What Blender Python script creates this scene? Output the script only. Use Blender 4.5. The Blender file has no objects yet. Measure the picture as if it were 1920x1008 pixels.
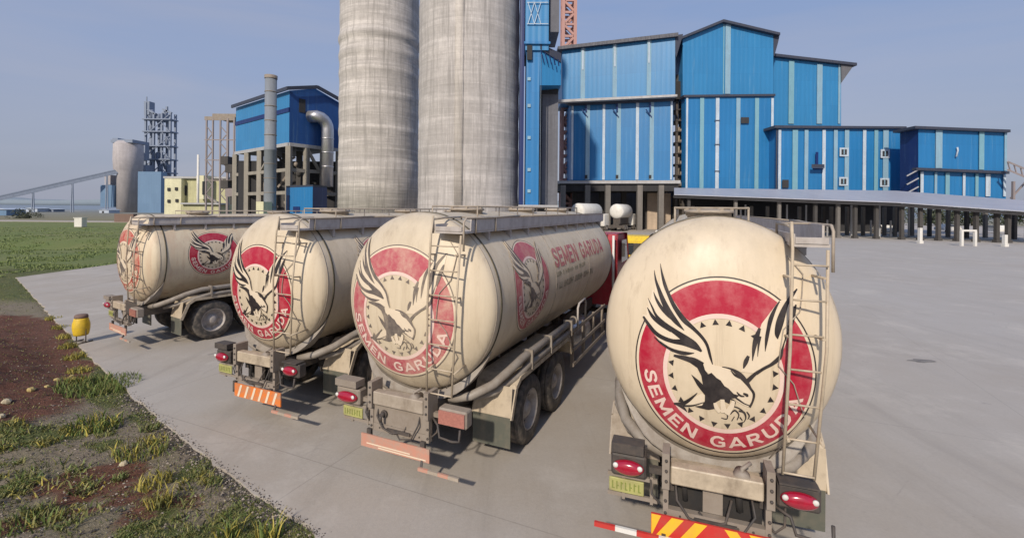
import bpy, math, random
from mathutils import Vector, Matrix, noise
from mathutils.geometry import delaunay_2d_cdt, tessellate_polygon
random.seed(7)
R = math.radians
sc = bpy.context.scene
col = sc.collection

# ------------------------------------------------------------------ camera frame
F, HOR, CX, H = 877.0, 391.0, 960.0, 3.65
ROLL = R(0.5)
cR, sR = math.cos(ROLL), math.sin(ROLL)
def uv(px, py):
    dx, dy = px - CX, py - HOR
    return dx * cR + dy * sR, -dx * sR + dy * cR
def at(px, py, Y):
    ux, uy = uv(px, py)
    return Vector((Y * ux / F, Y, H - Y * uy / F))
def gp(px, py, z=0.0):
    ux, uy = uv(px, py)
    Y = (H - z) * F / uy
    return Vector((Y * ux / F, Y, z))

# ------------------------------------------------------------------ tagging
def tag(o, label=None, cat=None, group=None, kind=None):
    if label: o['label'] = label
    if cat: o['category'] = cat
    if group: o['group'] = group
    if kind: o['kind'] = kind
    return o
def empty(name, loc=(0, 0, 0), rz=0, label=None, cat=None, group=None):
    o = bpy.data.objects.new(name, None); col.objects.link(o)
    o.location = loc; o.rotation_euler = (0, 0, rz)
    o.empty_display_size = 0.3
    return tag(o, label, cat, group)

# ------------------------------------------------------------------ mesh builder
class MB:
    def __init__(s): s.v = []; s.f = []; s.m = []; s.s = []
    def add(s, vs, fs, mi=0, sm=False):
        b = len(s.v); s.v += [tuple(v) for v in vs]
        for f in fs: s.f.append(tuple(b + i for i in f)); s.m.append(mi); s.s.append(sm)
    def box(s, x0, x1, y0, y1, z0, z1, mi=0):
        vs = [(x, y, z) for z in (z0, z1) for y in (y0, y1) for x in (x0, x1)]
        s.add(vs, [(0, 2, 3, 1), (4, 5, 7, 6), (0, 1, 5, 4), (2, 6, 7, 3), (0, 4, 6, 2), (1, 3, 7, 5)], mi)
    def bbox(s, x0, x1, y0, y1, z0, z1, b=0.02, mi=0):      # box with chamfered vertical+top edges (loft of 3 rings)
        def ring(z, i):
            return [(x0 + i, y0 + b, z), (x0 + b, y0 + i, z), (x1 - b, y0 + i, z), (x1 - i, y0 + b, z), (x1 - i, y1 - b, z), (x1 - b, y1 - i, z), (x0 + b, y1 - i, z), (x0 + i, y1 - b, z)]
        rings = [ring(z0, b * .7), ring(z0 + b, 0), ring(z1 - b, 0), ring(z1, b * .7)]
        s.loft(rings, True, True, mi)
    def loft(s, rings, cap0=True, cap1=True, mi=0, sm=False):
        n = len(rings[0]); vs = [p for r in rings for p in r]; fs = []
        for i in range(len(rings) - 1):
            for j in range(n):
                a = i * n + j; b = i * n + (j + 1) % n
                fs.append((a, b, b + n, a + n))
        base = len(s.v)
        s.add(vs, fs, mi, sm)
        if cap0: s.f.append(tuple(base + i for i in reversed(range(n)))); s.m.append(mi); s.s.append(False)
        if cap1: s.f.append(tuple(base + (len(rings) - 1) * n + i for i in range(n))); s.m.append(mi); s.s.append(False)
    def extrude(s, poly, vec, mi=0):
        vec = Vector(vec); n = len(poly)
        a = [Vector(p) for p in poly]; b = [p + vec for p in a]
        s.add(a + b, [tuple(range(n)), tuple(reversed(range(n, 2 * n)))] + [(i, i + n, (i + 1) % n + n, (i + 1) % n) for i in range(n)], mi)
    def bar(s, p, q, w, h=None, mi=0):
        p = Vector(p); q = Vector(q); h = h or w
        d = (q - p).normalized(); up = Vector((0, 0, 1)) if abs(d.z) < .9 else Vector((0, 1, 0))
        a = d.cross(up).normalized() * (w / 2); b = a.cross(d).normalized() * (h / 2)
        s.loft([[p - a - b, p + a - b, p + a + b, p - a + b], [q - a - b, q + a - b, q + a + b, q - a + b]], True, True, mi)
    def tube(s, pts, r, n=8, mi=0, closed=False, rs=None):
        pts = [Vector(p) for p in pts]; rings = []; prev = None; N = len(pts)
        for i, p in enumerate(pts):
            if closed: d = (pts[(i + 1) % N] - pts[i - 1]).normalized()
            else: d = (pts[min(i + 1, N - 1)] - pts[max(i - 1, 0)]).normalized()
            if prev is None:
                up = Vector((0, 0, 1)) if abs(d.z) < .9 else Vector((1, 0, 0)); a = d.cross(up).normalized()
            else:
                a = (prev - d * prev.dot(d)).normalized()
            prev = a; b = d.cross(a); rr = rs[i] if rs else r
            rings.append([p + a * math.cos(2 * math.pi * k / n) * rr + b * math.sin(2 * math.pi * k / n) * rr for k in range(n)])
        if closed: rings.append(rings[0])
        s.loft(rings, not closed, not closed, mi, True)
    def lathe(s, prof, c, axis='z', n=32, mi=0, sm=True, caps=True, sx=1, sy=1):   # prof = [(r, h)]
        rings = []
        for r, h in prof:
            ring = []
            for k in range(n):
                a = 2 * math.pi * k / n; x, y = r * math.cos(a) * sx, r * math.sin(a) * sy
                if axis == 'z': p = (c[0] + x, c[1] + y, c[2] + h)
                elif axis == 'y': p = (c[0] + x, c[1] + h, c[2] + y)
                else: p = (c[0] + h, c[1] + x, c[2] + y)
                ring.append(p)
            rings.append(ring)
        s.loft(rings, caps, caps, mi, sm)
    def build(s, name, mats, parent=None, recalc=True):
        me = bpy.data.meshes.new(name); me.from_pydata(s.v, [], s.f)
        if not isinstance(mats, (list, tuple)): mats = [mats]
        for m in mats: me.materials.append(m)
        me.polygons.foreach_set('material_index', s.m); me.polygons.foreach_set('use_smooth', s.s)
        if recalc:
            import bmesh
            bm = bmesh.new(); bm.from_mesh(me); bmesh.ops.recalc_face_normals(bm, faces=bm.faces); bm.to_mesh(me); bm.free()
        me.update()
        o = bpy.data.objects.new(name, me); col.objects.link(o)
        if parent: o.parent = parent
        return o

# ------------------------------------------------------------------ materials
class NT:
    def __init__(s, name):
        m = bpy.data.materials.new(name); m.use_nodes = True; s.m = m; s.t = m.node_tree
        s.b = s.t.nodes['Principled BSDF']
        s.tc = s.t.nodes.new('ShaderNodeTexCoord')
    def n(s, typ, ins=None, **kw):
        nd = s.t.nodes.new(typ)
        for k, v in kw.items(): setattr(nd, k, v)
        if ins:
            for k, v in ins.items():
                if isinstance(v, bpy.types.NodeSocket): s.t.links.new(v, nd.inputs[k])
                else: nd.inputs[k].default_value = v
        return nd
    def map(s, src='Object', scale=(1, 1, 1), rot=(0, 0, 0)):
        return s.n('ShaderNodeMapping', {'Vector': s.tc.outputs[src], 'Scale': scale, 'Rotation': rot}).outputs[0]
    def noise(s, scale, detail=4, rough=.55, vec=None, dist=0):
        return s.n('ShaderNodeTexNoise', {'Vector': vec or s.tc.outputs['Object'], 'Scale': scale, 'Detail': detail, 'Roughness': rough, 'Distortion': dist}).outputs[0]
    def ramp(s, fac, a, b, ca=(0, 0, 0, 1), cb=(1, 1, 1, 1)):
        r = s.n('ShaderNodeValToRGB', {'Fac': fac}); e = r.color_ramp.elements
        e[0].position = a; e[1].position = b; e[0].color = ca; e[1].color = cb
        return r.outputs[0]
    def mix(s, fac, a, b, mode='MIX'):
        nd = s.t.nodes.new('ShaderNodeMix'); nd.data_type = 'RGBA'; nd.blend_type = mode
        for k, v in ((0, fac), (6, a), (7, b)):
            if isinstance(v, bpy.types.NodeSocket): s.t.links.new(v, nd.inputs[k])
            else: nd.inputs[k].default_value = v
        return nd.outputs[2]
    def math(s, op, a, b=0.0):
        nd = s.t.nodes.new('ShaderNodeMath'); nd.operation = op
        for k, v in ((0, a), (1, b)):
            if isinstance(v, bpy.types.NodeSocket): s.t.links.new(v, nd.inputs[k])
            else: nd.inputs[k].default_value = v
        return nd.outputs[0]
    def bump(s, h, strength=.3, dist=.02):
        nd = s.n('ShaderNodeBump', {'Height': h, 'Strength': strength, 'Distance': dist})
        s.t.links.new(nd.outputs[0], s.b.inputs['Normal'])
    def out(s, colr, rough=.7, metal=0.0):
        for k, v in (('Base Color', colr), ('Roughness', rough), ('Metallic', metal)):
            if isinstance(v, bpy.types.NodeSocket): s.t.links.new(v, s.b.inputs[k])
            else: s.b.inputs[k].default_value = v
        return s.m
def c4(c): return (c[0], c[1], c[2], 1)
def dk(c, k): return (c[0] * k, c[1] * k, c[2] * k, 1)

def paint(name, c, dirt=(.16, .12, .085), amt=.5, rough=.45, scale=2.0, metal=0, streak=True):
    t = NT(name)
    v = t.map(scale=(scale, scale, scale * (.22 if streak else 1)))
    a = t.noise(2.2, 6, .65, v); b = t.noise(9, 5, .7)
    f = t.ramp(t.math('MULTIPLY', a, b), .18, .42)
    big = t.mix(t.noise(.8, 3), dk(c, .86), dk(c, 1.08))
    c2 = t.mix(t.math('MULTIPLY', f, amt), big, c4(dirt))
    t.bump(b, .12, .01)
    return t.out(c2, t.math('ADD', t.math('MULTIPLY', f, .3), rough), metal)

def tank_paint(name, c, dirtcol, amt, rough=.38):
    t = NT(name)
    sep = t.n('ShaderNodeSeparateXYZ', {'Vector': t.tc.outputs['Object']})
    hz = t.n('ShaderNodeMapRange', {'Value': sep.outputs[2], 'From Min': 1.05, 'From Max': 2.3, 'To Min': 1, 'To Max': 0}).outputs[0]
    tz = t.n('ShaderNodeMapRange', {'Value': sep.outputs[2], 'From Min': 2.9, 'From Max': 3.55, 'To Min': 0, 'To Max': 1}).outputs[0]
    st = t.noise(3.0, 7, .7, t.map(scale=(1.6, 1.6, .18)))
    sp = t.noise(7, 8, .75)
    base = t.mix(t.noise(.9, 4, .6), dk(c, .88), dk(c, 1.07))
    f1 = t.math('MULTIPLY', t.ramp(st, .45, .8), amt)
    c2 = t.mix(f1, base, c4(dirtcol))
    dr = t.noise(6, 8, .75, t.map(scale=(1.5, 1.5, .07)))
    c2 = t.mix(t.math('MULTIPLY', t.ramp(dr, .54, .70), .42), c2, (.30, .22, .14, 1))
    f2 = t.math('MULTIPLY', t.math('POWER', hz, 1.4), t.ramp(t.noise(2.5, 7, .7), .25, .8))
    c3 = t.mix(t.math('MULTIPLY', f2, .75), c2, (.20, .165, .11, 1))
    c4_ = t.mix(t.math('MULTIPLY', tz, t.math('MULTIPLY', sp, .85)), c3, (.37, .33, .27, 1))
    c5 = t.mix(t.math('MULTIPLY', t.ramp(sp, .66, .74), .35), c4_, dk(dirtcol, .6))
    t.bump(t.noise(1.6, 3), .35, .04)
    return t.out(c5, t.math('ADD', t.math('MULTIPLY', st, .25), rough - .08))

def clad(name, c, far=0.0, per=.8, axis=(1, 1, 0), rough=.42):
    """corrugated painted steel sheet"""
    c = [c[i] * (1 - far) + (.36, .42, .5)[i] * far for i in range(3)]  # far blends aerial haze into the sheet colour
    t = NT(name)
    m = t.n('ShaderNodeMapping', {'Vector': t.tc.outputs['Object'], 'Scale': axis}).outputs[0]
    w = t.n('ShaderNodeTexWave', {'Vector': m, 'Scale': .314 / per, 'Distortion': 0.0}, wave_type='BANDS', bands_direction='X').outputs[1]
    st = t.noise(.8, 6, .7, t.map(scale=(1.5, 1.5, .12)))
    n2 = t.noise(.12, 4, .6)
    a = t.mix(st, dk(c, .86), dk(c, 1.12))
    b = t.mix(t.math('MULTIPLY', n2, .5), a, dk(c, .72))
    b = t.mix(t.math('MULTIPLY', t.ramp(t.noise(1.1, 7, .75, t.map(scale=(1.8, 1.8, .07))), .58, .72), .45), b, (.20, .36, .48, 1))
    b = t.mix(t.math('MULTIPLY', t.ramp(t.noise(1.6, 7, .75, t.map(scale=(1.8, 1.8, .1))), .60, .72), .35), b, (.10, .12, .15, 1))
    cc = t.mix(t.math('MULTIPLY', w, .12), b, dk(c, .6))
    pan = t.n('ShaderNodeTexBrick', {'Vector': t.map(rot=(R(90), 0, 0)), 'Color1': (1, 1, 1, 1), 'Color2': (.86, .88, .9, 1), 'Mortar': (.72, .74, .78, 1), 'Scale': 1.0, 'Mortar Size': .03, 'Brick Width': 2.4, 'Row Height': 4.7}).outputs[0]
    cc = t.mix(.55, cc, t.mix(1.0, cc, pan, 'MULTIPLY'))
    t.bump(w, .25, .05)
    return t.out(cc, rough)

def silo_concrete(name, c, rad, hb=1.0):
    t = NT(name)
    sp = t.n('ShaderNodeSeparateXYZ', {'Vector': t.tc.outputs['Object']})
    an = t.math('MULTIPLY', t.math('ARCTAN2', sp.outputs[1], sp.outputs[0]), rad)
    cyl = t.n('ShaderNodeCombineXYZ', {'X': an, 'Y': sp.outputs[2], 'Z': 0.0}).outputs[0]
    def nn(sx, sy, sc_, det=6, ro=.65): return t.noise(sc_, det, ro, t.n('ShaderNodeMapping', {'Vector': cyl, 'Scale': (sx, sy, 1)}).outputs[0])
    warp = t.mix(.03, cyl, t.n('ShaderNodeTexNoise', {'Vector': cyl, 'Scale': .5, 'Detail': 4}).outputs[1], 'ADD')
    pan = t.n('ShaderNodeTexBrick', {'Vector': warp, 'Color1': (.72, .72, .72, 1), 'Color2': (1.08, 1.08, 1.08, 1), 'Mortar': (1.2, 1.2, 1.2, 1), 'Scale': 1.0, 'Mortar Size': .05, 'Mortar Smooth': .6, 'Brick Width': 3.4, 'Row Height': 3.9}, offset=.37).outputs[0]
    base = t.mix(t.ramp(nn(1, 1, .22), .3, .7), dk(c, .80), dk(c, 1.12))
    base = t.mix(.55, base, t.mix(1.0, base, pan, 'MULTIPLY'))
    base = t.mix(t.math('MULTIPLY', t.ramp(nn(.05, 1, .9), .50, .64), .85 * hb), base, dk(c, 1.42))
    base = t.mix(t.math('MULTIPLY', t.ramp(nn(.06, 1, 2.2), .49, .60), .5 * hb), base, dk(c, .55))
    base = t.mix(t.math('MULTIPLY', t.ramp(nn(1, .05, 1.6, 8, .75), .48, .62), .7), base, dk(c, .5))
    base = t.mix(t.math('MULTIPLY', t.ramp(nn(1, .07, 3.0, 8, .75), .54, .68), .5), base, dk(c, 1.25))
    base = t.mix(t.math('MULTIPLY', t.ramp(nn(1, 1, 1.6, 8, .8), .45, .66), .4), base, dk(c, .6))
    t.bump(nn(.1, 1, 2.0), .4, .15)
    return t.out(base, .92)

def concrete(name, c, bands=True, dark=.6, scale=.25):
    t = NT(name)
    vert = t.noise(1.1, 7, .72, t.map(scale=(1.0, 1.0, .06)))
    hor = t.noise(1.6, 5, .7, t.map(scale=(.07, .07, 1.0)))
    blot = t.noise(.22, 6, .65)
    fine = t.noise(2.2, 8, .8)
    a = t.mix(t.ramp(vert, .3, .7), dk(c, dark), dk(c, 1.15))
    b = t.mix(t.math('MULTIPLY', t.ramp(hor, .42, .66), .6 if bands else .2), a, dk(c, 1.3))
    d = t.mix(t.math('MULTIPLY', t.ramp(blot, .35, .7), .65), b, dk(c, .66))
    e = t.mix(t.math('MULTIPLY', t.ramp(fine, .35, .65), .38), d, dk(c, .5))
    t.bump(t.math('ADD', fine, hor), .3, .08)
    return t.out(e, .9)

M = {}
CREAM = (.71, .60, .445)
M['tank_a'] = tank_paint('tank_paint_clean', CREAM, (.42, .33, .2), .35, .40)
M['tank_b'] = tank_paint('tank_paint_dull', (.67, .575, .43), (.40, .31, .2), .5, .45)
M['tank_c'] = tank_paint('tank_paint_rusty', (.67, .575, .42), (.45, .22, .13), .5, .5)
M['cream'] = paint('cream_steel', (.52, .44, .33), amt=.65)
M['dustyc'] = paint('dusty_cream_steel', (.40, .345, .28), amt=.6, rough=.6)
M['ladder'] = paint('cream_ladder_paint', (.56, .47, .35), amt=.5)
M['grey'] = paint('dusty_grey_steel', (.29, .25, .21), amt=.5, rough=.6)
M['walk'] = paint('galvanised_walkway', (.50, .465, .445), amt=.4, rough=.5)
M['dark'] = paint('dark_chassis', (.055, .05, .048), (.13, .10, .08), .8, .6)
M['black'] = paint('black_gap', (.02, .02, .022), (.06, .05, .04), .5, .7)
M['rubber'] = paint('tyre_rubber', (.055, .052, .05), (.20, .17, .14), .9, .8, 4, streak=False)
M['flap'] = paint('mud_flap_rubber', (.10, .105, .085), (.2, .17, .13), .8, .85)
M['rim'] = paint('rim_steel', (.40, .37, .35), amt=.6, rough=.5, streak=False)
M['seam'] = paint('seam_band', (.055, .048, .03), (.2, .16, .1), .5, .6)
M['pipe'] = paint('hose_pipe', (.30, .27, .235), amt=.6, rough=.55)
M['red_paint'] = paint('red_cab_paint', (.42, .03, .045), (.2, .12, .1), .4, .35)
M['yellow_paint'] = paint('yellow_paint', (.80, .55, .03), (.25, .18, .06), .5, .4)
M['white_paint'] = paint('white_paint', (.75, .74, .7), (.3, .27, .22), .4, .45)
M['silver'] = paint('silver_steel', (.62, .63, .66), (.3, .2, .15), .35, .28, metal=.75)
M['orange'] = paint('orange_board', (.72, .20, .04), (.30, .22, .16), .9, .5, streak=False)
M['fade_orange'] = paint('faded_orange_board', (.52, .25, .18), (.38, .30, .24), 1.0, .7, 6, streak=False)
M['brightred'] = paint('red_board', (.55, .035, .03), (.25, .12, .08), .3, .45, streak=False)
M['chevyellow'] = paint('yellow_chevron', (.85, .50, .03), (.3, .2, .08), .3, .45, streak=False)
M['plate'] = paint('number_plate', (.42, .42, .15), (.25, .22, .12), .9, .5, streak=False)
M['plate_ink'] = paint('number_plate_ink', (.22, .26, .06), amt=.3)
M['em_red'] = paint('emblem_red', (.42, .014, .042), (.55, .2, .2), .5, .30, 1.6)
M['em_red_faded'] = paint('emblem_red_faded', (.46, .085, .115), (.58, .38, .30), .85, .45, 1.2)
M['em_red_worn'] = paint('emblem_red_worn', (.44, .06, .05), (.55, .42, .3), .9, .5, 2.5)
M['em_black'] = paint('emblem_black', (.022, .018, .02), (.1, .08, .07), .4, .4)
M['em_black_faded'] = paint('emblem_black_faded', (.13, .11, .10), (.4, .33, .25), .7, .5)
M['em_white'] = paint('emblem_cream', (.76, .65, .50), (.5, .4, .28), .3, .4)
M['em_pink'] = paint('emblem_letter', (.80, .62, .55), (.5, .3, .25), .3, .4)
M['em_greytext'] = paint('small_print_grey', (.22, .23, .15), (.5, .42, .3), .7, .5)
def lens(name, c):
    t = NT(name); t.b.inputs['Coat Weight'].default_value = 1; t.b.inputs['Coat Roughness'].default_value = .05
    return t.out(t.mix(t.noise(30, 2), dk(c, .7), dk(c, 1.3)), .2)
M['lens_red'] = lens('red_lens', (.34, .008, .03)); M['lens_dull'] = lens('dull_lens', (.40, .17, .14)); M['lens_amber'] = lens('amber_lens', (.6, .25, .03))
M['glass'] = lens('dark_glass', (.03, .035, .04))

M['blue'] = clad('blue_cladding', (.016, .22, .50), .05)
M['blue_low'] = clad('blue_cladding_lower', (.012, .19, .47), .03)
M['navy'] = clad('navy_cladding', (.006, .025, .14), .0)  # for plain navy parts, and for blue sheet with shade painted in
M['blue_far'] = clad('blue_cladding_far', (.018, .22, .50), .06)
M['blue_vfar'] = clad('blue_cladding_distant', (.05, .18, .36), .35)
M['strip'] = paint('translucent_strip', (.25, .42, .54), (.2, .3, .38), 1.0, .35, .9)
M['strip_w'] = paint('pale_downpipe', (.52, .62, .72), (.3, .35, .4), .9, .4, .9)
M['strip_g'] = paint('greenish_strip', (.20, .40, .48), (.15, .3, .4), 1.0, .35, .9)
M['roof_edge'] = paint('dark_roof_edge', (.035, .045, .075), amt=.2)
M['ledge'] = paint('grey_ledge', (.42, .43, .45), amt=.4, scale=.6)
M['canopy'] = clad('grey_canopy_sheet', (.42, .43, .50), .1, 1.0)
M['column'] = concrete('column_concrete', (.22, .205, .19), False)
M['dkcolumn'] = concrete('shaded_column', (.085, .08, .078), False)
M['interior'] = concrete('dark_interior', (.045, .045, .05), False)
M['silo1'] = silo_concrete('silo_concrete_pale', (.53, .50, .475), 7.2, .7)
M['silo2'] = silo_concrete('silo_concrete_grey', (.50, .475, .455), 7.2, .42)
M['grey_wall'] = concrete('grey_wall_shade', (.17, .175, .2), False)
M['farsteel'] = paint('distant_steel', (.23, .275, .36), (.28, .32, .40), .4, .8, .3)  # pale bluish colour carries painted distance haze
M['farconc'] = concrete('distant_concrete', (.50, .47, .48), False, .8)  # concrete paled to paint in the distance haze
M['brownsteel'] = paint('brown_steel_frame', (.27, .235, .24), amt=.3, scale=.5)
M['conc_light'] = concrete('frame_concrete', (.36, .335, .29), False)
M['chimney'] = paint('chimney_grey', (.22, .25, .29), (.12, .12, .13), .5, .6, .6)
M['yellow_wall'] = concrete('yellow_render', (.74, .72, .50), False, .8)
M['olive_wall'] = concrete('olive_render', (.55, .54, .33), False, .8)
M['pinksteel'] = paint('red_lattice_steel', (.46, .24, .20), (.45, .33, .32), .5, .6, .5)
M['beige'] = concrete('beige_box', (.55, .44, .34), False, .85)
M['hill'] = paint('hazy_hills', (.20, .25, .30), (.24, .28, .33), .4, 1, .01)
M['shed'] = paint('pale_shed', (.45, .52, .62), (.3, .33, .38), .4, .5, .5)
M['brick_brown'] = paint('brown_wall', (.18, .12, .10), (.25, .2, .17), .4, .9, .5)
M['bark'] = paint('tree_bark', (.10, .08, .06), amt=.4)
M['stone'] = paint('pale_stone', (.50, .44, .30), (.3, .22, .14), .5, .9, 9, streak=False)
M['stone_y'] = paint('yellowish_stone', (.50, .40, .16), (.3, .2, .1), .5, .9, 9, streak=False)

def leafmat(name, c, c2):
    t = NT(name)
    rnd = t.n('ShaderNodeNewGeometry').outputs['Random Per Island']
    t.b.inputs['Subsurface Weight'].default_value = 0
    return t.out(t.mix(rnd, c4(c), c4(c2)), .7)
M['leaf'] = leafmat('tree_leaf', (.035, .06, .02), (.10, .13, .05))
M['leaf_dull'] = leafmat('bush_leaf', (.03, .045, .025), (.07, .08, .045))
M['grass_g'] = leafmat('grass_green', (.07, .12, .025), (.17, .22, .055))
M['grass_f'] = leafmat('field_green', (.13, .18, .05), (.18, .22, .075))
M['grass_o'] = leafmat('grass_olive', (.10, .11, .03), (.25, .235, .08))
M['grass_y'] = leafmat('grass_yellow', (.22, .20, .03), (.48, .40, .09))

# concrete yard
def yard_mat():
    t = NT('yard_concrete')
    big = t.noise(.16, 5, .6); mid = t.noise(.9, 7, .7); fine = t.noise(22, 6, .8)
    rot = t.map(scale=(2.2, .16, 1), rot=(0, 0, R(24)))
    tracks = t.noise(.9, 5, .65, rot)
    a = t.mix(t.ramp(big, .35, .65), (.415, .38, .335, 1), (.37, .32, .26, 1))
    b = t.mix(t.math('MULTIPLY', t.ramp(mid, .35, .72), .5), a, (.47, .44, .405, 1))
    c = t.mix(t.math('MULTIPLY', t.ramp(tracks, .52, .75), .26), b, (.17, .15, .13, 1))
    d = t.mix(t.math('MULTIPLY', t.ramp(fine, .4, .7), .22), c, (.2, .185, .165, 1))
    spots = t.ramp(t.noise(1.7, 3, .5), .71, .76)
    e = t.mix(t.math('MULTIPLY', spots, .4), d, (.11, .095, .08, 1))
    br = t.n('ShaderNodeTexBrick', {'Vector': t.map(rot=(0, 0, R(24))), 'Color1': (0, 0, 0, 1), 'Color2': (0, 0, 0, 1), 'Mortar': (1, 1, 1, 1), 'Scale': 1.0, 'Mortar Size': .012, 'Mortar Smooth': .5, 'Brick Width': 5.0, 'Row Height': 5.0}, offset=0.0).outputs[0]
    g = t.mix(t.math('MULTIPLY', br, t.math('MULTIPLY', mid, .55)), e, (.12, .11, .1, 1))
    sep = t.n('ShaderNodeSeparateXYZ', {'Vector': t.tc.outputs['Object']})
    xr = t.n('ShaderNodeMapRange', {'Value': t.math('SUBTRACT', sep.outputs[0], t.math('MULTIPLY', sep.outputs[1], .40)), 'From Min': 0, 'From Max': 9}).outputs[0]
    h = t.mix(t.math('MULTIPLY', xr, .4), g, (.42, .41, .41, 1))
    fine_tr = t.noise(2.2, 6, .7, t.map(scale=(3.2, .10, 1), rot=(0, 0, R(31))))
    h = t.mix(t.math('MULTIPLY', t.ramp(fine_tr, .60, .72), .09), h, (.13, .115, .10, 1))
    h = t.mix(t.math('MULTIPLY', t.ramp(t.noise(.45, 8, .72), .54, .66), .45), h, (.52, .48, .425, 1))
    vor = t.n('ShaderNodeTexVoronoi', {'Vector': t.mix(.6, t.tc.outputs['Object'], t.n('ShaderNodeTexNoise', {'Vector': t.tc.outputs['Object'], 'Scale': .9, 'Detail': 5}).outputs[1], 'ADD'), 'Scale': .22}, feature='DISTANCE_TO_EDGE').outputs[0]
    h = t.mix(t.math('MULTIPLY', t.ramp(vor, .0, .004, (1, 1, 1, 1), (0, 0, 0, 1)), t.math('MULTIPLY', t.ramp(mid, .5, .65), .25)), h, (.12, .11, .10, 1))
    sp2 = t.ramp(t.noise(4.5, 4, .6), .70, .76)
    h = t.mix(t.math('MULTIPLY', sp2, .35), h, (.14, .12, .10, 1))
    t.bump(t.math('ADD', fine, mid), .22, .015)
    return t.out(h, .82)
M['yard'] = yard_mat()

def ground_mat():
    t = NT('earth_and_grass')
    at_ = t.n('ShaderNodeAttribute', attribute_name='zone').outputs[0]
    s = t.n('ShaderNodeSeparateColor', {'Color': at_}); sp_ = t.n('ShaderNodeSeparateXYZ', {'Vector': t.tc.outputs['Object']})
    far_haze = t.n('ShaderNodeMapRange', {'Value': sp_.outputs[1], 'From Min': 105, 'From Max': 420}).outputs[0]
    n1 = t.noise(1.2, 7, .7); n2 = t.noise(7, 7, .75); n3 = t.noise(.12, 5, .6); n4 = t.noise(28, 5, .7)
    dirt = t.mix(t.ramp(n2, .3, .7), (.13, .10, .07, 1), (.28, .23, .165, 1))
    dirt = t.mix(t.math('MULTIPLY', t.ramp(n1, .42, .62), .55), dirt, (.15, .14, .06, 1))
    dirt = t.mix(t.math('MULTIPLY', t.ramp(n4, .35, .65), .4), dirt, (.34, .29, .22, 1))
    red = t.mix(t.ramp(n2, .3, .72), (.065, .025, .014, 1), (.21, .085, .05, 1))
    red = t.mix(t.math('MULTIPLY', t.ramp(n4, .5, .7), .3), red, (.26, .15, .11, 1))
    gr = t.mix(t.ramp(n2, .3, .7), (.045, .065, .016, 1), (.13, .15, .045, 1))
    gr = t.mix(t.math('MULTIPLY', t.ramp(n1, .4, .65), .5), gr, (.16, .14, .06, 1))
    fg = t.mix(t.ramp(n3, .35, .65), (.13, .18, .045, 1), (.20, .21, .08, 1))
    fg = t.mix(t.math('MULTIPLY', t.ramp(n2, .35, .7), .5), fg, (.09, .13, .035, 1))
    fg = t.mix(t.math('MULTIPLY', t.ramp(n1, .55, .75), .5), fg, (.19, .16, .08, 1))
    def sharp(x): return t.ramp(t.math('ADD', x, t.math('MULTIPLY', t.math('SUBTRACT', n2, .5), .9)), .35, .65)
    c = t.mix(sharp(s.outputs[0]), dirt, red)
    c = t.mix(sharp(s.outputs[1]), c, gr)
    c = t.mix(s.outputs[2], c, fg)
    c = t.mix(far_haze, c, (.20, .25, .31, 1))  # aerial haze painted over the far ground
    t.bump(t.math('ADD', n2, n4), .7, .05)
    return t.out(c, .95)
M['ground'] = ground_mat()

# ------------------------------------------------------------------ world, sun, camera
SUN_EL, SUN_AZ = R(33), R(21)      # light travels towards +Y turned 21 deg to the right
w = bpy.data.worlds.new('World'); sc.world = w; w.use_nodes = True
nt = w.node_tree; bg = nt.nodes['Background']
sky = nt.nodes.new('ShaderNodeTexSky'); sky.sky_type = 'NISHITA'; sky.sun_disc = False
sky.sun_elevation = SUN_EL; sky.sun_rotation = math.pi + SUN_AZ
sky.air_density = 1.1; sky.dust_density = 2.2; sky.ozone_density = 2.0
tc = nt.nodes.new('ShaderNodeTexCoord'); sx = nt.nodes.new('ShaderNodeSeparateXYZ'); nt.links.new(tc.outputs['Generated'], sx.inputs[0])
rp = nt.nodes.new('ShaderNodeValToRGB'); nt.links.new(sx.outputs[2], rp.inputs[0])
els = rp.color_ramp.elements
els[0].position = 0.0; els[0].color = (2.35, 2.55, 3.2, 1)
els[1].position = .55; els[1].color = (1.5, 2.3, 4.2, 1)
e = els.new(.10); e.color = (2.3, 2.6, 3.5, 1)
e = els.new(.25); e.color = (2.1, 2.65, 4.05, 1)
mp = nt.nodes.new('ShaderNodeMapping'); mp.inputs['Scale'].default_value = (1, 1.2, 6.5); mp.inputs['Rotation'].default_value = (0, R(9), 0); nt.links.new(tc.outputs['Generated'], mp.inputs[0])
nz = nt.nodes.new('ShaderNodeTexNoise'); nz.inputs['Scale'].default_value = 1.3; nz.inputs['Distortion'].default_value = .6; nz.inputs['Detail'].default_value = 6; nz.inputs['Roughness'].default_value = .5; nt.links.new(mp.outputs[0], nz.inputs[0])
cr = nt.nodes.new('ShaderNodeValToRGB'); cr.color_ramp.elements[0].position = .38; cr.color_ramp.elements[1].position = .66; nt.links.new(nz.outputs[0], cr.inputs[0])
mm = nt.nodes.new('ShaderNodeMath'); mm.operation = 'MULTIPLY'; mm.inputs[1].default_value = .55; nt.links.new(cr.outputs[0], mm.inputs[0])
haze = nt.nodes.new('ShaderNodeMix'); haze.data_type = 'RGBA'; nt.links.new(mm.outputs[0], haze.inputs[0]); nt.links.new(rp.outputs[0], haze.inputs[6]); haze.inputs[7].default_value = (2.95, 3.05, 3.8, 1)
mx = nt.nodes.new('ShaderNodeMix'); mx.data_type = 'RGBA'; mx.inputs[0].default_value = .88
nt.links.new(sky.outputs[0], mx.inputs[6]); nt.links.new(haze.outputs[2], mx.inputs[7]); nt.links.new(mx.outputs[2], bg.inputs[0])
bg.inputs[1].default_value = .14

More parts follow.
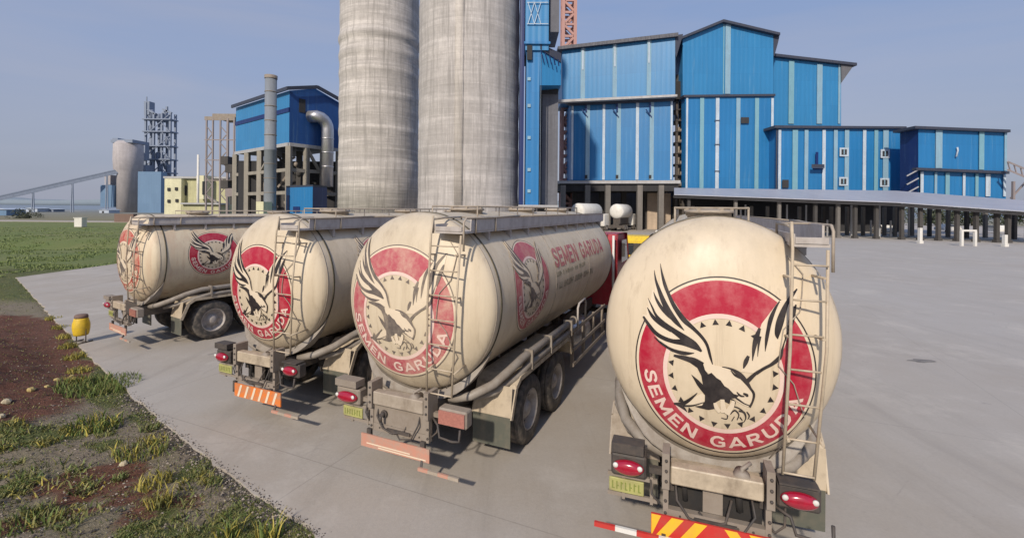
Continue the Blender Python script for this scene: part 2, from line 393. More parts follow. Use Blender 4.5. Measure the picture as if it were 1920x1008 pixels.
sl = bpy.data.lights.new('sun', 'SUN'); sl.energy = 3.8; sl.angle = R(2.0); sl.color = (1, .88, .73)
so = bpy.data.objects.new('sun', sl); col.objects.link(so)
d = Vector((math.sin(SUN_AZ) * math.cos(SUN_EL), math.cos(SUN_AZ) * math.cos(SUN_EL), -math.sin(SUN_EL)))
so.rotation_euler = d.to_track_quat('-Z', 'Y').to_euler()

cam = bpy.data.cameras.new('camera'); co = bpy.data.objects.new('camera', cam); col.objects.link(co); sc.camera = co
cam.sensor_fit = 'HORIZONTAL'; cam.sensor_width = 36; cam.lens = 36 * F / 1920; cam.shift_y = -(504 - HOR) / 1920
cam.clip_start = .1; cam.clip_end = 9000
co.matrix_world = Matrix.Translation((0, 0, H)) @ Matrix.Rotation(R(90), 4, 'X') @ Matrix.Rotation(ROLL, 4, 'Z')
sc.view_settings.view_transform = 'Standard'; sc.view_settings.look = 'None'; sc.view_settings.exposure = 0
sc.render.film_transparent = False

# ------------------------------------------------------------------ ground
edge_px = [(30, 520), (150, 650), (240, 735), (330, 810), (420, 880), (500, 940), (600, 1008)]
edge = [gp(*p) for p in edge_px]
yard_poly = [Vector((-19, 75, 0)), Vector((-24.6, 33, 0))] + edge + [Vector((.6, 3.4, 0)), Vector((5, .2, 0)), Vector((12, -6, 0)), Vector((140, -6, 0)), Vector((140, 150, 0)), Vector((-60, 150, 0)), Vector((-60, 92, 0)), Vector((-22, 88, 0))]
def inside(x, y):
    c = False; n = len(yard_poly)
    for i in range(n):
        a, b = yard_poly[i], yard_poly[(i + 1) % n]
        if (a.y > y) != (b.y > y) and x < (b.x - a.x) * (y - a.y) / (b.y - a.y) + a.x: c = not c
    return c
def edist(x, y):
    best = 1e9; n = len(yard_poly)
    for i in range(n):
        a, b = yard_poly[i], yard_poly[(i + 1) % n]
        abx, aby = b.x - a.x, b.y - a.y
        t = max(0, min(1, ((x - a.x) * abx + (y - a.y) * aby) / (abx * abx + aby * aby)))
        best = min(best, math.hypot(x - a.x - abx * t, y - a.y - aby * t))
    return best
def fr(a, b, v): return max(0, min(1, (v - a) / (b - a)))
def sm(a, b, v): t = fr(a, b, v); return t * t * (3 - 2 * t)
mound_c = gp(20, 690)
def nz2(x, y, s, o=0): return noise.fractal(Vector((x * s + o, y * s, o * 1.7)), .8, 2.0, 5)
def height(x, y):
    if inside(x, y): return -.06
    d = edist(x, y)
    k = sm(.05, 1.2, d)
    near = sm(60, 25, y) * sm(-60, -30, x)
    h = -.03 + k * near * (.07 * nz2(x, y, .9) + .05 * nz2(x, y, 3.0, 5))
    q = ((x - mound_c.x) / 6.0) ** 2 + ((y - mound_c.y) / 4.5) ** 2
    h += .55 * math.exp(-q * 1.6) * sm(.3, 2.2, d) * (1 + .25 * nz2(x, y, 1.2, 9))
    if y > 26 and x < -20:            # ditch banks across the field
        f_ = sm(26, 34, y) * sm(100, 80, y) * sm(.5, 6, d)
        h += f_ * .5 * math.exp(-((y - 47 - 2 * nz2(x, y, .05)) / 3.0) ** 2) - f_ * .5 * math.exp(-((y - 41 - 2 * nz2(x, y, .05)) / 1.6) ** 2)
    return h
def screen(x, y):        # only used to choose where soil colours lie
    ux, uy = F * x / y, F * H / y
    return CX + ux * cR - uy * sR, HOR + ux * sR + uy * cR
def zones(x, y):
    if y < 2: return (0, .4, 0)
    px, py = screen(x, y)
    if y > 60: return (0, 0, 1) if (x < -18 and y < 103) else ((0, 0, .25) if y > 103 and y < 400 else (0, 0, .9))
    fld = sm(507, 498, py) if px < 260 else 0
    fld = max(fld, sm(-45, -60, x))
    n = nz2(x, y, .45, 3)
    red = sm(585, 600, py + 15 * n) * sm(70, -10, py - 800 + .55 * (px - 30) + 25 * n) * sm(190, 130, px - (py - 640) * .35 + 20 * n)
    red = max(red, sm(.15, .45, n + nz2(x, y, 1.1, 30) * .5) * sm(830, 880, py) * .8)
    g = sm(.28, -.1, abs(px - 100 - (py - 560) * .75) / 170 - .1) * sm(520, 540, py) * sm(820, 770, py) * sm(-.4, .1, nz2(x, y, .8, 12)) * .9
    g = max(g, sm(525, 515, py - 4) * .2, sm(585, 545, py) * .9)
    g = max(g, sm(-.15, .3, nz2(x, y, .7, 21)) * sm(790, 830, py))
    g = max(g, sm(60, 25, math.hypot(px - 200, (py - 725) * 1.1)))
    ed = edist(x, y)
    g *= sm(.0, .25, ed + .1) if py > 860 else 1
    red *= 1 - .7 * g
    return (red, g, fld)
xs = [-4000, -1800, -800, -400, -200, -120, -80, -60, -50, -42, -37, -33] + [-30 + i * .14 for i in range(0, 250)] + [8, 14, 25, 50, 100, 200, 500, 1500, 4000]
ys = [-60, -20, -6, 0] + [2 + i * .13 for i in range(0, 210)] + [30 + i * .9 for i in range(0, 50)] + [80, 92, 101, 105, 130, 180, 300, 500, 900, 1600, 3000, 7500]
vs, fs, zc = [], [], []
for y in ys:
    for x in xs:
        vs.append((x, y, height(x, y))); zc.append(zones(x, y))
nx = len(xs)
for j in range(len(ys) - 1):
    for i in range(nx - 1):
        fs.append((j * nx + i, j * nx + i + 1, (j + 1) * nx + i + 1, (j + 1) * nx + i))
me = bpy.data.meshes.new('ground'); me.from_pydata(vs, [], fs); me.materials.append(M['ground'])
ca = me.color_attributes.new('zone', 'FLOAT_COLOR', 'POINT')
ca.data.foreach_set('color', [k for z in zc for k in (z[0], z[1], z[2], 1)])
me.polygons.foreach_set('use_smooth', [True] * len(me.polygons))
g = bpy.data.objects.new('ground', me); col.objects.link(g); tag(g, 'rough earth and grass field beside the concrete yard', 'ground', kind='structure')

mb = MB()      # yard slab with slightly ragged thin edge
P = []
for i in range(len(yard_poly)):
    a, b = yard_poly[i], yard_poly[(i + 1) % len(yard_poly)]
    L = (b - a).length; k = max(1, int(L / .25)) if 0 < i < 11 else 1
    for q in range(k):
        p = a.lerp(b, q / k)
        if k > 1:
            o = nz2(p.x, p.y, 2.3, 40) * .05
            p = p + Vector((o, o, 0))
        P.append(p)
tri = tessellate_polygon([P])
mb.add(P, [tuple(t) for t in tri])
n = len(P); mb.add(P + [p - Vector((0, 0, .14)) for p in P], [(i, (i + 1) % n, (i + 1) % n + n, i + n) for i in range(n)])
yo = mb.build('yard_pavement', M['yard']); tag(yo, 'pale concrete yard slab under the tanker trucks', 'pavement', kind='structure')

# distant service road beyond the field
mb = MB(); mb.box(-400, -22, 99, 107, -.02, .05)
o = mb.build('service_road', M['yard']); tag(o, 'pale road along the far side of the field', 'road', kind='structure')
# hills
mb = MB(); pts = []
for i in range(81):
    x = -3800 + i * 95; hgt = 44 + 20 * noise.noise(Vector((i * .13, 0, 0))) + 6 * noise.noise(Vector((i * .6, 3, 0)))
    pts.append((x, max(20, hgt)))
mb.loft([[(x, 2600, -5), (x, 2600 , h_ * .75), (x, 2900, h_), (x, 3200, -5)] for x, h_ in pts], True, True, 0, True)
o = mb.build('hills', M['hill']); tag(o, 'low hazy hills along the horizon', 'hills', kind='structure')

# ------------------------------------------------------------------ grass, weeds, stones
def blade(mb, x, y, z, h, wd, lean, mi=0):
    a = random.uniform(0, 6.283); dx, dy = math.cos(a), math.sin(a)
    la = random.uniform(0, 6.283); lx, ly = math.cos(la) * lean * h, math.sin(la) * lean * h
    mb.add([(x - dx * wd, y - dy * wd, z), (x + dx * wd, y + dy * wd, z), (x + dx * wd * .6 + lx * .4, y + dy * wd * .6 + ly * .4, z + h * .6), (x - dx * wd * .6 + lx * .4, y - dy * wd * .6 + ly * .4, z + h * .6), (x + lx, y + ly, z + h * (1 - .3 * lean))],
           [(0, 1, 2, 3), (3, 2, 4)], mi)
mb = MB(); cnt = 0
while cnt < 38000:
    py = random.uniform(515, 1030); px = random.uniform(-260, 620)
    p = gp(px, py)
    if p.y < 3.0 or p.y > 26 or inside(p.x, p.y): continue
    zr, zg, zf = zones(p.x, p.y)
    pr = .10 + .90 * zg ** 1.2
    if random.random() > pr: continue
    cl = nz2(p.x, p.y, 2.5, 60)
    if cl < -.1 and random.random() < .6: continue
    z = height(p.x, p.y)
    sc_ = .6 + .6 * max(0, cl)
    mi = 0 if random.random() < .33 else 1
    if zr > .4 and zg < .3: mi = 1
    blade(mb, p.x, p.y, z - .01, random.uniform(.02, .065) * sc_ * 1.2, random.uniform(.003, .007) * (1 + p.y * .05), random.uniform(.3, 1.3), mi)
    cnt += 1
o = mb.build('grass', [M['grass_g'], M['grass_o']], recalc=False); tag(o, 'short patchy grass and weeds growing on the rough earth', 'grass', kind='stuff')
mb = MB(); cnt = 0      # far field tufts
while cnt < 9000:
    py = random.uniform(425, 520); px = random.uniform(-30, 300); p = gp(px, py)
    if p.y > 75 or inside(p.x, p.y): continue
    if nz2(p.x, p.y, .35, 77) < .0: continue
    blade(mb, p.x, p.y, height(p.x, p.y) - .02, random.uniform(.05, .16), .02 + p.y * .0006, random.uniform(.2, .8), 0 if random.random() < .55 else 1); cnt += 1
o = mb.build('field_grass', [M['grass_f'], M['grass_f']], recalc=False); tag(o, 'longer green grass covering the field behind the yard', 'grass', kind='stuff')

# yellow-green flowering weeds along the slab edge
def weed(px, py, rad, n, hmin, hmax, mi, label, group=None, lean=(.2, .7)):
    p = gp(px, py); mb = MB(); z0 = height(p.x, p.y)
    for i in range(n):
        a = random.uniform(0, 6.28); r_ = rad * math.sqrt(random.random())
        x, y = math.cos(a) * r_, math.sin(a) * r_
        blade(mb, x, y, height(p.x + x, p.y + y) - z0 - .01, random.uniform(hmin, hmax), random.uniform(.006, .014), random.uniform(*lean), random.choice(mi))
    o = mb.build('weed_clump', [M['grass_g'], M['grass_o'], M['grass_y']], recalc=False); o.location = (p.x, p.y, z0)
    tag(o, label, 'weeds', group)
    return o
weed(188, 722, .66, 1300, .05, .22, [0, 0, 1], 'widest bright green grass clump against the slab edge below the yellow bin')
weed(182, 800, .34, 260, .08, .27, [0, 0, 2], 'tall pale green weed tuft just below the wide green clump')
weed(262, 845, .34, 200, .05, .22, [0, 1, 2], 'loose yellow-green weed tuft in the middle of the grey earth')
weed(292, 900, .22, 120, .06, .24, [1, 2, 2], 'yellowish weed with bent stalks nearest below the middle tuft')
weed(300, 945, .12, 70, .10, .3, [1, 2], 'thin olive weed low in the foreground left of the slab edge')
weed(430, 1003, .12, 60, .14, .34, [2, 0], 'yellow bent weed at the bottom edge, left of the two there')
weed(505, 1004, .12, 60, .10, .3, [0, 2], 'green upright weed at the bottom edge, closest to the slab')
weed(60, 980, .3, 120, .08, .22, [1, 0], 'dull olive weed patch in the bottom left corner')
for i, (a, b) in enumerate([(104, 596), (117, 613), (128, 630), (133, 648), (146, 668), (152, 694), (150, 715)]):
    weed(a - 4, b, .22, 200, .05, .16, [2, 2, 1], 'small yellow-green weed clump in the line along the slab edge beside the yellow bin', 'yellow weed clumps along the slab edge')
for i in range(46):
    px_, py_ = random.uniform(-60, 470), random.uniform(800, 1005)
    q_ = gp(px_, py_)
    if inside(q_.x, q_.y) or edist(q_.x, q_.y) < .15: continue
    kx = random.choice(['grey-green', 'olive'])
    weed(px_, py_, random.uniform(.08, .3), random.randint(30, 120), .03, random.uniform(.08, .17), [0, 1, 1] if i % 3 else [1, 2], 'low ragged weed tuft among the many on the rough earth in the foreground', 'low weed tufts on the rough earth', (.4, 1.3))
def rock(px, py, s, m, label, group=None):
    p = gp(px, py); mb = MB()
    rings = []; sd = random.uniform(0, 99)
    for i in range(1, 6):
        th = math.pi * i / 6
        rings.append([(Vector((math.sin(th) * math.cos(a), math.sin(th) * math.sin(a), math.cos(th) * .7)) * s * (1 + .35 * noise.noise(Vector((a, th * 2, sd)))))[:] for a in [k * 6.283 / 8 for k in range(8)]])
    mb.loft(rings, True, True)
    o = mb.build('rock', m); o.location = (p.x, p.y, height(p.x, p.y) + s * .3); tag(o, label, 'rock', group); return o
rock(232, 868, .055, M['stone'], 'pale angular rock alone on grey earth left of the weed tufts')
rock(58, 747, .07, M['stone_y'], 'yellowish rock at the right foot of the red soil mound, larger one of its line')
rock(88, 735, .055, M['stone_y'], 'yellowish rock on red soil between the largest and the highest of its line')
rock(107, 716, .06, M['stone_y'], 'rounder yellow rock next to the dark soil, second highest of the line')
rock(12, 770, .07, M['stone'], 'pale rock on the red soil near the left picture edge')
rock(2, 797, .06, M['stone'], 'lowest pale rock at the left edge below the red soil')
rock(135, 705, .045, M['stone_y'], 'small yellow rock closest to the wide green grass clump')
# scattered gravel along the slab edge (uncountable)
mb = MB()
def pebble(mb, x, y, z, s):
    k = [random.uniform(.6, 1.3) for _ in range(6)]
    mb.add([(x + s * k[0], y, z), (x, y + s * k[1], z), (x - s * k[2], y, z), (x, y - s * k[3], z), (x, y, z + s * k[4] * .8), (x, y, z - s)], [(0, 1, 4), (1, 2, 4), (2, 3, 4), (3, 0, 4), (1, 0, 5), (2, 1, 5), (3, 2, 5), (0, 3, 5)], random.choice((0, 0, 1)))
E2 = edge + [Vector((.6, 3.4, 0))]
for i in range(2600):
    k = random.randrange(2, len(E2) - 1); p = E2[k].lerp(E2[k + 1], random.random())
    off = abs(random.gauss(0, .10)) + .015
    d_ = (E2[k + 1] - E2[k]).normalized(); nrm = Vector((d_.y, -d_.x, 0))
    if inside(*(p + nrm * .3)[:2]): nrm = -nrm
    p = p + nrm * off
    if i % 4 == 0: p = p - nrm * (off + abs(random.gauss(0, .05))); pebble(mb, p.x, p.y, .003, random.uniform(.004, .013)); continue
    pebble(mb, p.x, p.y, height(p.x, p.y) + .01, random.uniform(.006, .022))
for i in range(5200):
    p = gp(random.uniform(-250, 560), random.uniform(600, 1030))
    if inside(p.x, p.y) or p.y < 3: continue
    pebble(mb, p.x, p.y, height(p.x, p.y) + .004, random.uniform(.006, .02))
o = mb.build('gravel', [M['dark'], M['dustyc']], recalc=False); tag(o, 'dark crumbled gravel along the slab edge and over the earth', 'gravel', kind='stuff')

# ------------------------------------------------------------------ emblem artwork (traced from the photographed rear emblem)
ER, EC = 167.0, (1354.0, 682.0)
def cA(x, y): return ((1180 + x / 5.04 - EC[0]) / ER, -(480 + y / 5.04 - EC[1]) / ER)
def cB(x, y): return ((1340 + x / 5.04 - EC[0]) / ER, -(480 + y / 5.04 - EC[1]) / ER)
def cC(x, y): return ((1240 + x / 4.2 - EC[0]) / ER, -(640 + y / 4.2 - EC[1]) / ER)
KA, KC = 1 / 5.04 / ER, 1 / 4.2 / ER
strokes = []
def st(conv, k, pts, mi=1): strokes.append(([(*conv(x, y), w_ * k) for x, y, w_ in pts], mi))
st(cA, KA, [(283, 95, 4), (300, 180, 20), (330, 280, 34), (370, 370, 34), (430, 480, 42), (520, 590, 50), (610, 660, 36), (690, 730, 30), (740, 800, 28), (770, 900, 24), (792, 968, 8)])
st(cA, KA, [(222, 160, 4), (240, 250, 22), (275, 340, 36), (320, 440, 50), (380, 540, 58), (450, 620, 44), (525, 688, 5)])
st(cA, KA, [(220, 365, 4), (250, 430, 24), (300, 500, 34), (370, 565, 34), (440, 620, 10)])
st(cA, KA, [(162, 425, 4), (210, 510, 18), (250, 580, 26), (330, 650, 44), (430, 705, 50), (530, 760, 66), (620, 810, 66), (690, 862, 18)])
st(cA, KA, [(158, 515, 6), (210, 590, 34), (290, 650, 36), (400, 705, 30)])
st(cA, KA, [(118, 605, 20), (170, 670, 34), (240, 740, 38), (320, 780, 40), (420, 800, 40), (520, 800, 56), (620, 830, 40), (680, 858, 10)])
st(cA, KA, [(230, 785, 5), (300, 830, 22), (380, 870, 26), (460, 892, 34), (540, 897, 34), (622, 885, 5)])
st(cA, KA, [(425, 930, 5), (540, 942, 34), (620, 955, 56), (700, 990, 60)])
st(cB, KA, [(578, 370, 10), (540, 430, 24), (500, 520, 38), (480, 600, 34), (462, 700, 30), (450, 810, 4)])
st(cB, KA, [(738, 262, 12), (690, 320, 30), (640, 390, 36), (605, 470, 56), (575, 560, 66), (555, 650, 46), (560, 695, 5)])
st(cB, KA, [(722, 395, 14), (695, 480, 42), (672, 560, 46), (650, 650, 20)])
st(cB, KA, [(402, 610, 24), (372, 700, 46), (352, 790, 34), (340, 900, 6)])
st(cB, KA, [(405, 680, 26), (392, 760, 18), (385, 860, 4)])
st(cB, KA, [(305, 860, 24), (282, 915, 40), (262, 975, 10)])
st(cB, KA, [(640, 640, 6), (605, 760, 16), (580, 850, 34), (520, 910, 28), (440, 960, 26), (375, 1010, 28)])
st(cC, KC, [(915, 20, 22), (830, 100, 18), (740, 160, 22), (690, 210, 30), (655, 250, 34)])
st(cC, KC, [(480, 145, 6), (550, 155, 16), (610, 190, 40), (660, 240, 34), (692, 285, 20), (718, 325, 20), (712, 380, 16), (690, 432, 18)])
st(cC, KC, [(545, 165, 6), (580, 200, 16), (645, 225, 12)])
st(cC, KC, [(292, 372, 5), (240, 430, 22), (180, 478, 30), (108, 494, 16)])
st(cC, KC, [(110, 490, 12), (180, 512, 24), (212, 540, 6)])
st(cC, KC, [(345, 440, 6), (260, 480, 12), (180, 497, 16)])
st(cC, KC, [(640, 330, 14), (670, 342, 24), (660, 350, 8)])
st(cC, KC, [(592, 325, 8), (620, 350, 16), (650, 352, 8)])
st(cC, KC, [(560, 355, 10), (610, 385, 14), (650, 408, 10), (690, 420, 8)])
# talons
for pts in ([(430, 430, 26), (445, 470, 34), (470, 500, 30)], [(485, 395, 30), (492, 450, 40), (500, 500, 46)], [(570, 395, 20), (560, 430, 34), (540, 470, 40), (520, 510, 40)]):
    st(cC, KC, pts, 2)
for pts in ([(498, 500, 5), (525, 512, 9), (522, 548, 9), (480, 545, 6)], [(548, 505, 8), (580, 470, 12), (612, 500, 10), (600, 545, 8)], [(610, 470, 12), (650, 478, 16), (665, 520, 10), (650, 560, 6)],
            [(560, 440, 6), (600, 445, 10), (640, 465, 8)], [(580, 520, 6), (560, 560, 8)], [(620, 520, 10), (640, 545, 8)], [(540, 380, 10), (580, 400, 10), (575, 440, 6)], [(670, 470, 8), (690, 500, 12), (680, 530, 6)]):
    st(cC, KC, pts, 1)
polys = []
polys.append(([cA(*p) for p in [(275, 90), (300, 200), (350, 300), (400, 400), (520, 560), (600, 620), (700, 710), (760, 790), (800, 960), (830, 1010), (700, 1010), (620, 960), (430, 920), (380, 860), (290, 820), (170, 700), (105, 590), (150, 590), (150, 500), (175, 520), (150, 415), (190, 450), (210, 340), (235, 380), (212, 150), (240, 200), (285, 320)]], 2, 0))
polys.append(([cB(*p) for p in [(745, 250), (725, 420), (705, 520), (660, 640), (620, 760), (580, 870), (470, 960), (380, 1010), (240, 1010), (265, 930), (320, 870), (335, 760), (390, 660), (420, 570), (480, 490), (570, 370), (640, 350), (690, 290)]], 2, 0))
polys.append(([cC(*p) for p in [(330, 90), (400, 140), (480, 145), (560, 160), (620, 190), (680, 255), (720, 320), (722, 380), (690, 435), (640, 420), (600, 400), (560, 360), (500, 300), (420, 240), (350, 190)]], 2, .2))
polys.append(([cC(*p) for p in [(350, 185), (375, 215), (400, 200), (440, 235), (470, 250), (500, 290), (530, 305), (570, 342), (612, 350), (590, 372), (550, 380), (540, 425), (500, 410), (470, 400), (430, 430), (430, 480), (380, 497), (310, 492), (275, 485), (330, 470), (352, 430), (352, 380), (320, 345), (290, 310), (243, 232), (300, 270), (335, 300), (322, 232), (290, 175), (230, 142), (100, 112), (110, 95), (200, 95), (280, 108), (335, 138)]], 1, .5))
polys.append(([cC(*p) for p in [(150, 490), (240, 430), (330, 370), (352, 385), (350, 430), (330, 470), (250, 490)]], 2, .1))

STROKES = {
 'S': (.78, [[(.72, .70), (.66, .83), (.52, .905), (.34, .905), (.17, .83), (.13, .70), (.20, .58), (.40, .51), (.60, .43), (.67, .29), (.60, .15), (.44, .095), (.26, .10), (.12, .18), (.07, .31)]]),
 'E': (.70, [[(.10, 0), (.10, 1)], [(.05, .905), (.70, .905)], [(.05, .5), (.63, .5)], [(.05, .095), (.70, .095)]]),
 'M': (1.02, [[(.10, 0), (.10, 1)], [(.92, 0), (.92, 1)], [(.10, .92), (.51, .18), (.92, .92)]]),
 'N': (.86, [[(.10, 0), (.10, 1)], [(.76, 0), (.76, 1)], [(.12, .95), (.74, .05)]]),
 'G': (.90, [[(.78, .70), (.66, .86), (.46, .91), (.26, .84), (.13, .66), (.11, .46), (.17, .26), (.32, .12), (.50, .09), (.66, .12), (.79, .20)], [(.79, .14), (.79, .50)], [(.50, .46), (.87, .46)]]),
 'A': (.94, [[(.08, 0), (.47, .98)], [(.86, 0), (.47, .98)], [(.24, .28), (.70, .28)]]),
 'R': (.84, [[(.10, 0), (.10, 1)], [(.05, .905), (.45, .905), (.62, .86), (.68, .72), (.62, .56), (.45, .49), (.05, .49)], [(.42, .47), (.74, 0)]]),
 'U': (.84, [[(.10, 1), (.10, .36), (.17, .18), (.32, .095), (.52, .095), (.67, .18), (.74, .36), (.74, 1)]]),
 'D': (.86, [[(.10, 0), (.10, 1)], [(.05, .905), (.38, .905), (.58, .84), (.72, .66), (.75, .5), (.72, .34), (.58, .16), (.38, .095), (.05, .095)]])}
_gl = {}
CAPH = 1.0
def glyph(ch, bold=0):
    if ch in _gl: return _gl[ch]
    w_, lines = STROKES[ch]; V, Fc = [], []; h_ = .095; lay = 0
    for ln in lines:
        for i in range(len(ln) - 1):
            a, b = Vector(ln[i]), Vector(ln[i + 1]); d_ = (b - a).normalized(); n_ = Vector((-d_.y, d_.x)) * h_
            m_ = max(1, int(abs(b.y - a.y) / .17)); k = len(V)
            for q in range(m_ + 1):
                c = a.lerp(b, q / m_); V += [(*(c + n_), lay), (*(c - n_), lay)]
            Fc += [(k + 2 * q, k + 2 * q + 1, k + 2 * q + 3, k + 2 * q + 2) for q in range(m_)]; lay += 1
            if i > 0 and len(ln) > 3:
                k = len(V); V += [(a.x + math.cos(q * .785 + .3) * h_, a.y + math.sin(q * .785 + .3) * h_, lay) for q in range(8)]; Fc.append(tuple(range(k, k + 8))); lay += 1
    _gl[ch] = ([(v[0], min(1, max(0, v[1])), v[2] * .00018) for v in V], Fc, w_)
    return _gl[ch]
def add_strip(mb, surf, pts, off, mi):
    # catmull-rom resample then ribbon
    P_ = [Vector(p) for p in pts]; Q = []
    for i in range(len(P_) - 1):
        a, b, c, d_ = P_[max(i - 1, 0)], P_[i], P_[i + 1], P_[min(i + 2, len(P_) - 1)]
        for k in range(4):
            t = k / 4
            Q.append(.5 * ((2 * b) + (c - a) * t + (2 * a - 5 * b + 4 * c - d_) * t * t + (3 * b - a - 3 * c + d_) * t ** 3))
    Q.append(P_[-1]); vs = []
    for i, q in enumerate(Q):
        d_ = Q[min(i + 1, len(Q) - 1)] - Q[max(i - 1, 0)]; L = math.hypot(d_.x, d_.y) or 1
        nx_, ny_ = -d_.y / L, d_.x / L; w_ = abs(q.z) / 2
        for s_ in (-1, 0, 1): vs.append(surf(q.x + nx_ * w_ * s_, q.y + ny_ * w_ * s_, off))
    fs = []
    for i in range(len(Q) - 1):
        for s_ in (0, 1): a = i * 3 + s_; fs.append((a, a + 1, a + 4, a + 3))
    mb.add(vs, fs, mi)
def add_poly(mb, surf, pts, off, mi, gs=.07):
    n_ = len(pts); V = [Vector(p) for p in pts]; Ed = [(i, (i + 1) % n_) for i in range(n_)]
    x0 = min(p[0] for p in pts); x1 = max(p[0] for p in pts); y0 = min(p[1] for p in pts); y1 = max(p[1] for p in pts)
    y = y0
    while y < y1:
        x = x0
        while x < x1: V.append(Vector((x, y))); x += gs
        y += gs
    r_ = delaunay_2d_cdt(V, Ed, [list(range(n_))], 1, 1e-6)
    mb.add([surf(v.x, v.y, off) for v in r_[0]], [tuple(f) for f in r_[2]], mi)
def annulus(mb, surf, r0, r1, off, mi, cy=0, seg=72, rings=5):
    vs = []
    for j in range(rings + 1):
        rr = r0 + (r1 - r0) * j / rings
        for k in range(seg): a = 2 * math.pi * k / seg; vs.append(surf(rr * math.cos(a), rr * math.sin(a) + cy, off))
    mb.add(vs, [(j * seg + k, j * seg + (k + 1) % seg, (j + 1) * seg + (k + 1) % seg, (j + 1) * seg + k) for j in range(rings) for k in range(seg)], mi)
def emblem(surf, parent, mats, far=False):
    mb = MB()            # mats: red, black, cream, letter
    CI = -.055
    annulus(mb, surf, .984, 1.0, .004, 1, seg=96, rings=1)
    annulus(mb, surf, .955, .984, .003, 2, seg=96, rings=1)
    # red ring, inner circle a little lower than the outer one
    vs = []; seg = 96; rings = 6
    for j in range(rings + 1):
        f_ = j / rings
        for k in range(seg):
            a = 2 * math.pi * k / seg; rr = .66 + (.955 - .66) * f_
            vs.append(surf(rr * math.cos(a), rr * math.sin(a) + CI * (1 - f_), .004))
    mb.add(vs, [(j * seg + k, j * seg + (k + 1) % seg, (j + 1) * seg + (k + 1) % seg, (j + 1) * seg + k) for j in range(rings) for k in range(seg)], 0)
    annulus(mb, surf, .61, .66, .005, 3, CI, seg=72, rings=2)
    for k in range(24):
        a = R(90 + 7.5 + 15 * k); ca_, sa_ = math.cos(a), math.sin(a); rr = .565; s_ = .036
        cx_, cy_ = ca_ * rr, sa_ * rr + CI
        p = [(cx_ + ca_ * s_ * 1.1, cy_ + sa_ * s_ * 1.1), (cx_ - sa_ * s_ - ca_ * s_ * .6, cy_ + ca_ * s_ - sa_ * s_ * .6), (cx_ + sa_ * s_ - ca_ * s_ * .6, cy_ - ca_ * s_ - sa_ * s_ * .6)]
        mb.add([surf(x, y, .005) for x, y in p], [(0, 1, 2)], 1)
    for pts, mi, pr in polys:
        add_poly(mb, surf, pts, .007 + pr * .004, mi)
    for pts, mi in strokes:
        add_strip(mb, surf, pts, .011 if mi == 1 else .0125, mi)
    # lettering round the lower arc, tops towards the centre
    s = 'SEMEN GARUDA'; hgt = .150; sc_ = hgt / CAPH
    widths = [(glyph(c)[2] * 1.12 if c != ' ' else .55) for c in s]; gap = .20
    tot = sum(widths) + gap * (len(s) - 1); rb = .897; span = R(159); ang = R(186.5); da = span / tot
    x = 0
    for c, w_ in zip(s, widths):
        if c != ' ':
            V, Fc, gw = glyph(c)
            out_ = []
            for vx, vy, vo in V:
                a = ang + (x + vx * 1.12) * da; rr = rb - vy * sc_
                out_.append(surf(rr * math.cos(a), rr * math.sin(a) - .01, .009 + vo))
            mb.add(out_, Fc, 3)
        x += w_ + gap
    return mb.build('emblem', mats, parent, recalc=False)

# ------------------------------------------------------------------ tanker truck
TA, TB, ZC, TL, FL, DD = 1.2, 1.25, 2.335, 7.0, .13, .40
def dome_depth(rho):
    rho = min(rho, 1.0)
    return DD * (1 - rho ** 2.35) ** .56
def rear_surf(cx, cz, RR, kx=1.0):
    TA, TB, ZC = globals()['TA'], globals()['TB'], globals()['ZC']
    def f(u, v, off):
        x = cx + u * RR * kx; z = cz + v * RR
        rho = math.hypot(x / TA, (z - ZC) / TB)
        k = max(0.0, min(1.0, (rho - .55) / .45))
        nx_, nz_ = x * .35, (z - ZC) * .35
        L = math.sqrt(1 + nx_ * nx_ + nz_ * nz_)
        y = -FL - dome_depth(rho)
        return (x + nx_ / L * off, y - off / L - .002 * k, z + nz_ / L * off)
    return f
def side_surf(cy, cz, RR, side=1):
    th0 = math.asin((cz - ZC) / TB)
    def f(u, v, off):
        y = cy + side * u * RR; th = th0 + v * RR / 1.22
        return (side * (TA + off) * math.cos(th), y, ZC + (TB + off) * math.sin(th))
    return f
def tire(mb, mr, x, y, r, wd, side):
    prof = [(r * .60, -wd / 2 + .01), (r * .72, -wd / 2), (r * .93, -wd / 2 + .015), (r, -wd / 2 + .05), (r, -wd * .25), (r * .985, -wd * .24), (r * .985, -wd * .18), (r, -wd * .17), (r, wd * .17), (r * .985, wd * .18), (r * .985, wd * .24), (r, wd * .25), (r, wd / 2 - .05), (r * .93, wd / 2 - .015), (r * .72, wd / 2), (r * .60, wd / 2 - .01)]
    mb.lathe(prof, (x, y, r), 'x', 36, caps=False)
    o = side * (wd / 2 - .02)
    mr.lathe([(r * .605, o), (r * .575, o + side * .012), (r * .55, o - side * .01), (r * .52, o - side * .09), (r * .30, o - side * .11), (r * .26, o - side * .06), (r * .20, o - side * .04), (r * .015, o - side * .03)], (x, y, r), 'x', 28, caps=False)
    for k in range(8):
        a = k * math.pi / 4
        mr.lathe([(.018, o - side * .11), (.014, o - side * .07)], (x, y + math.cos(a) * r * .4, r + math.sin(a) * r * .4), 'x', 6)

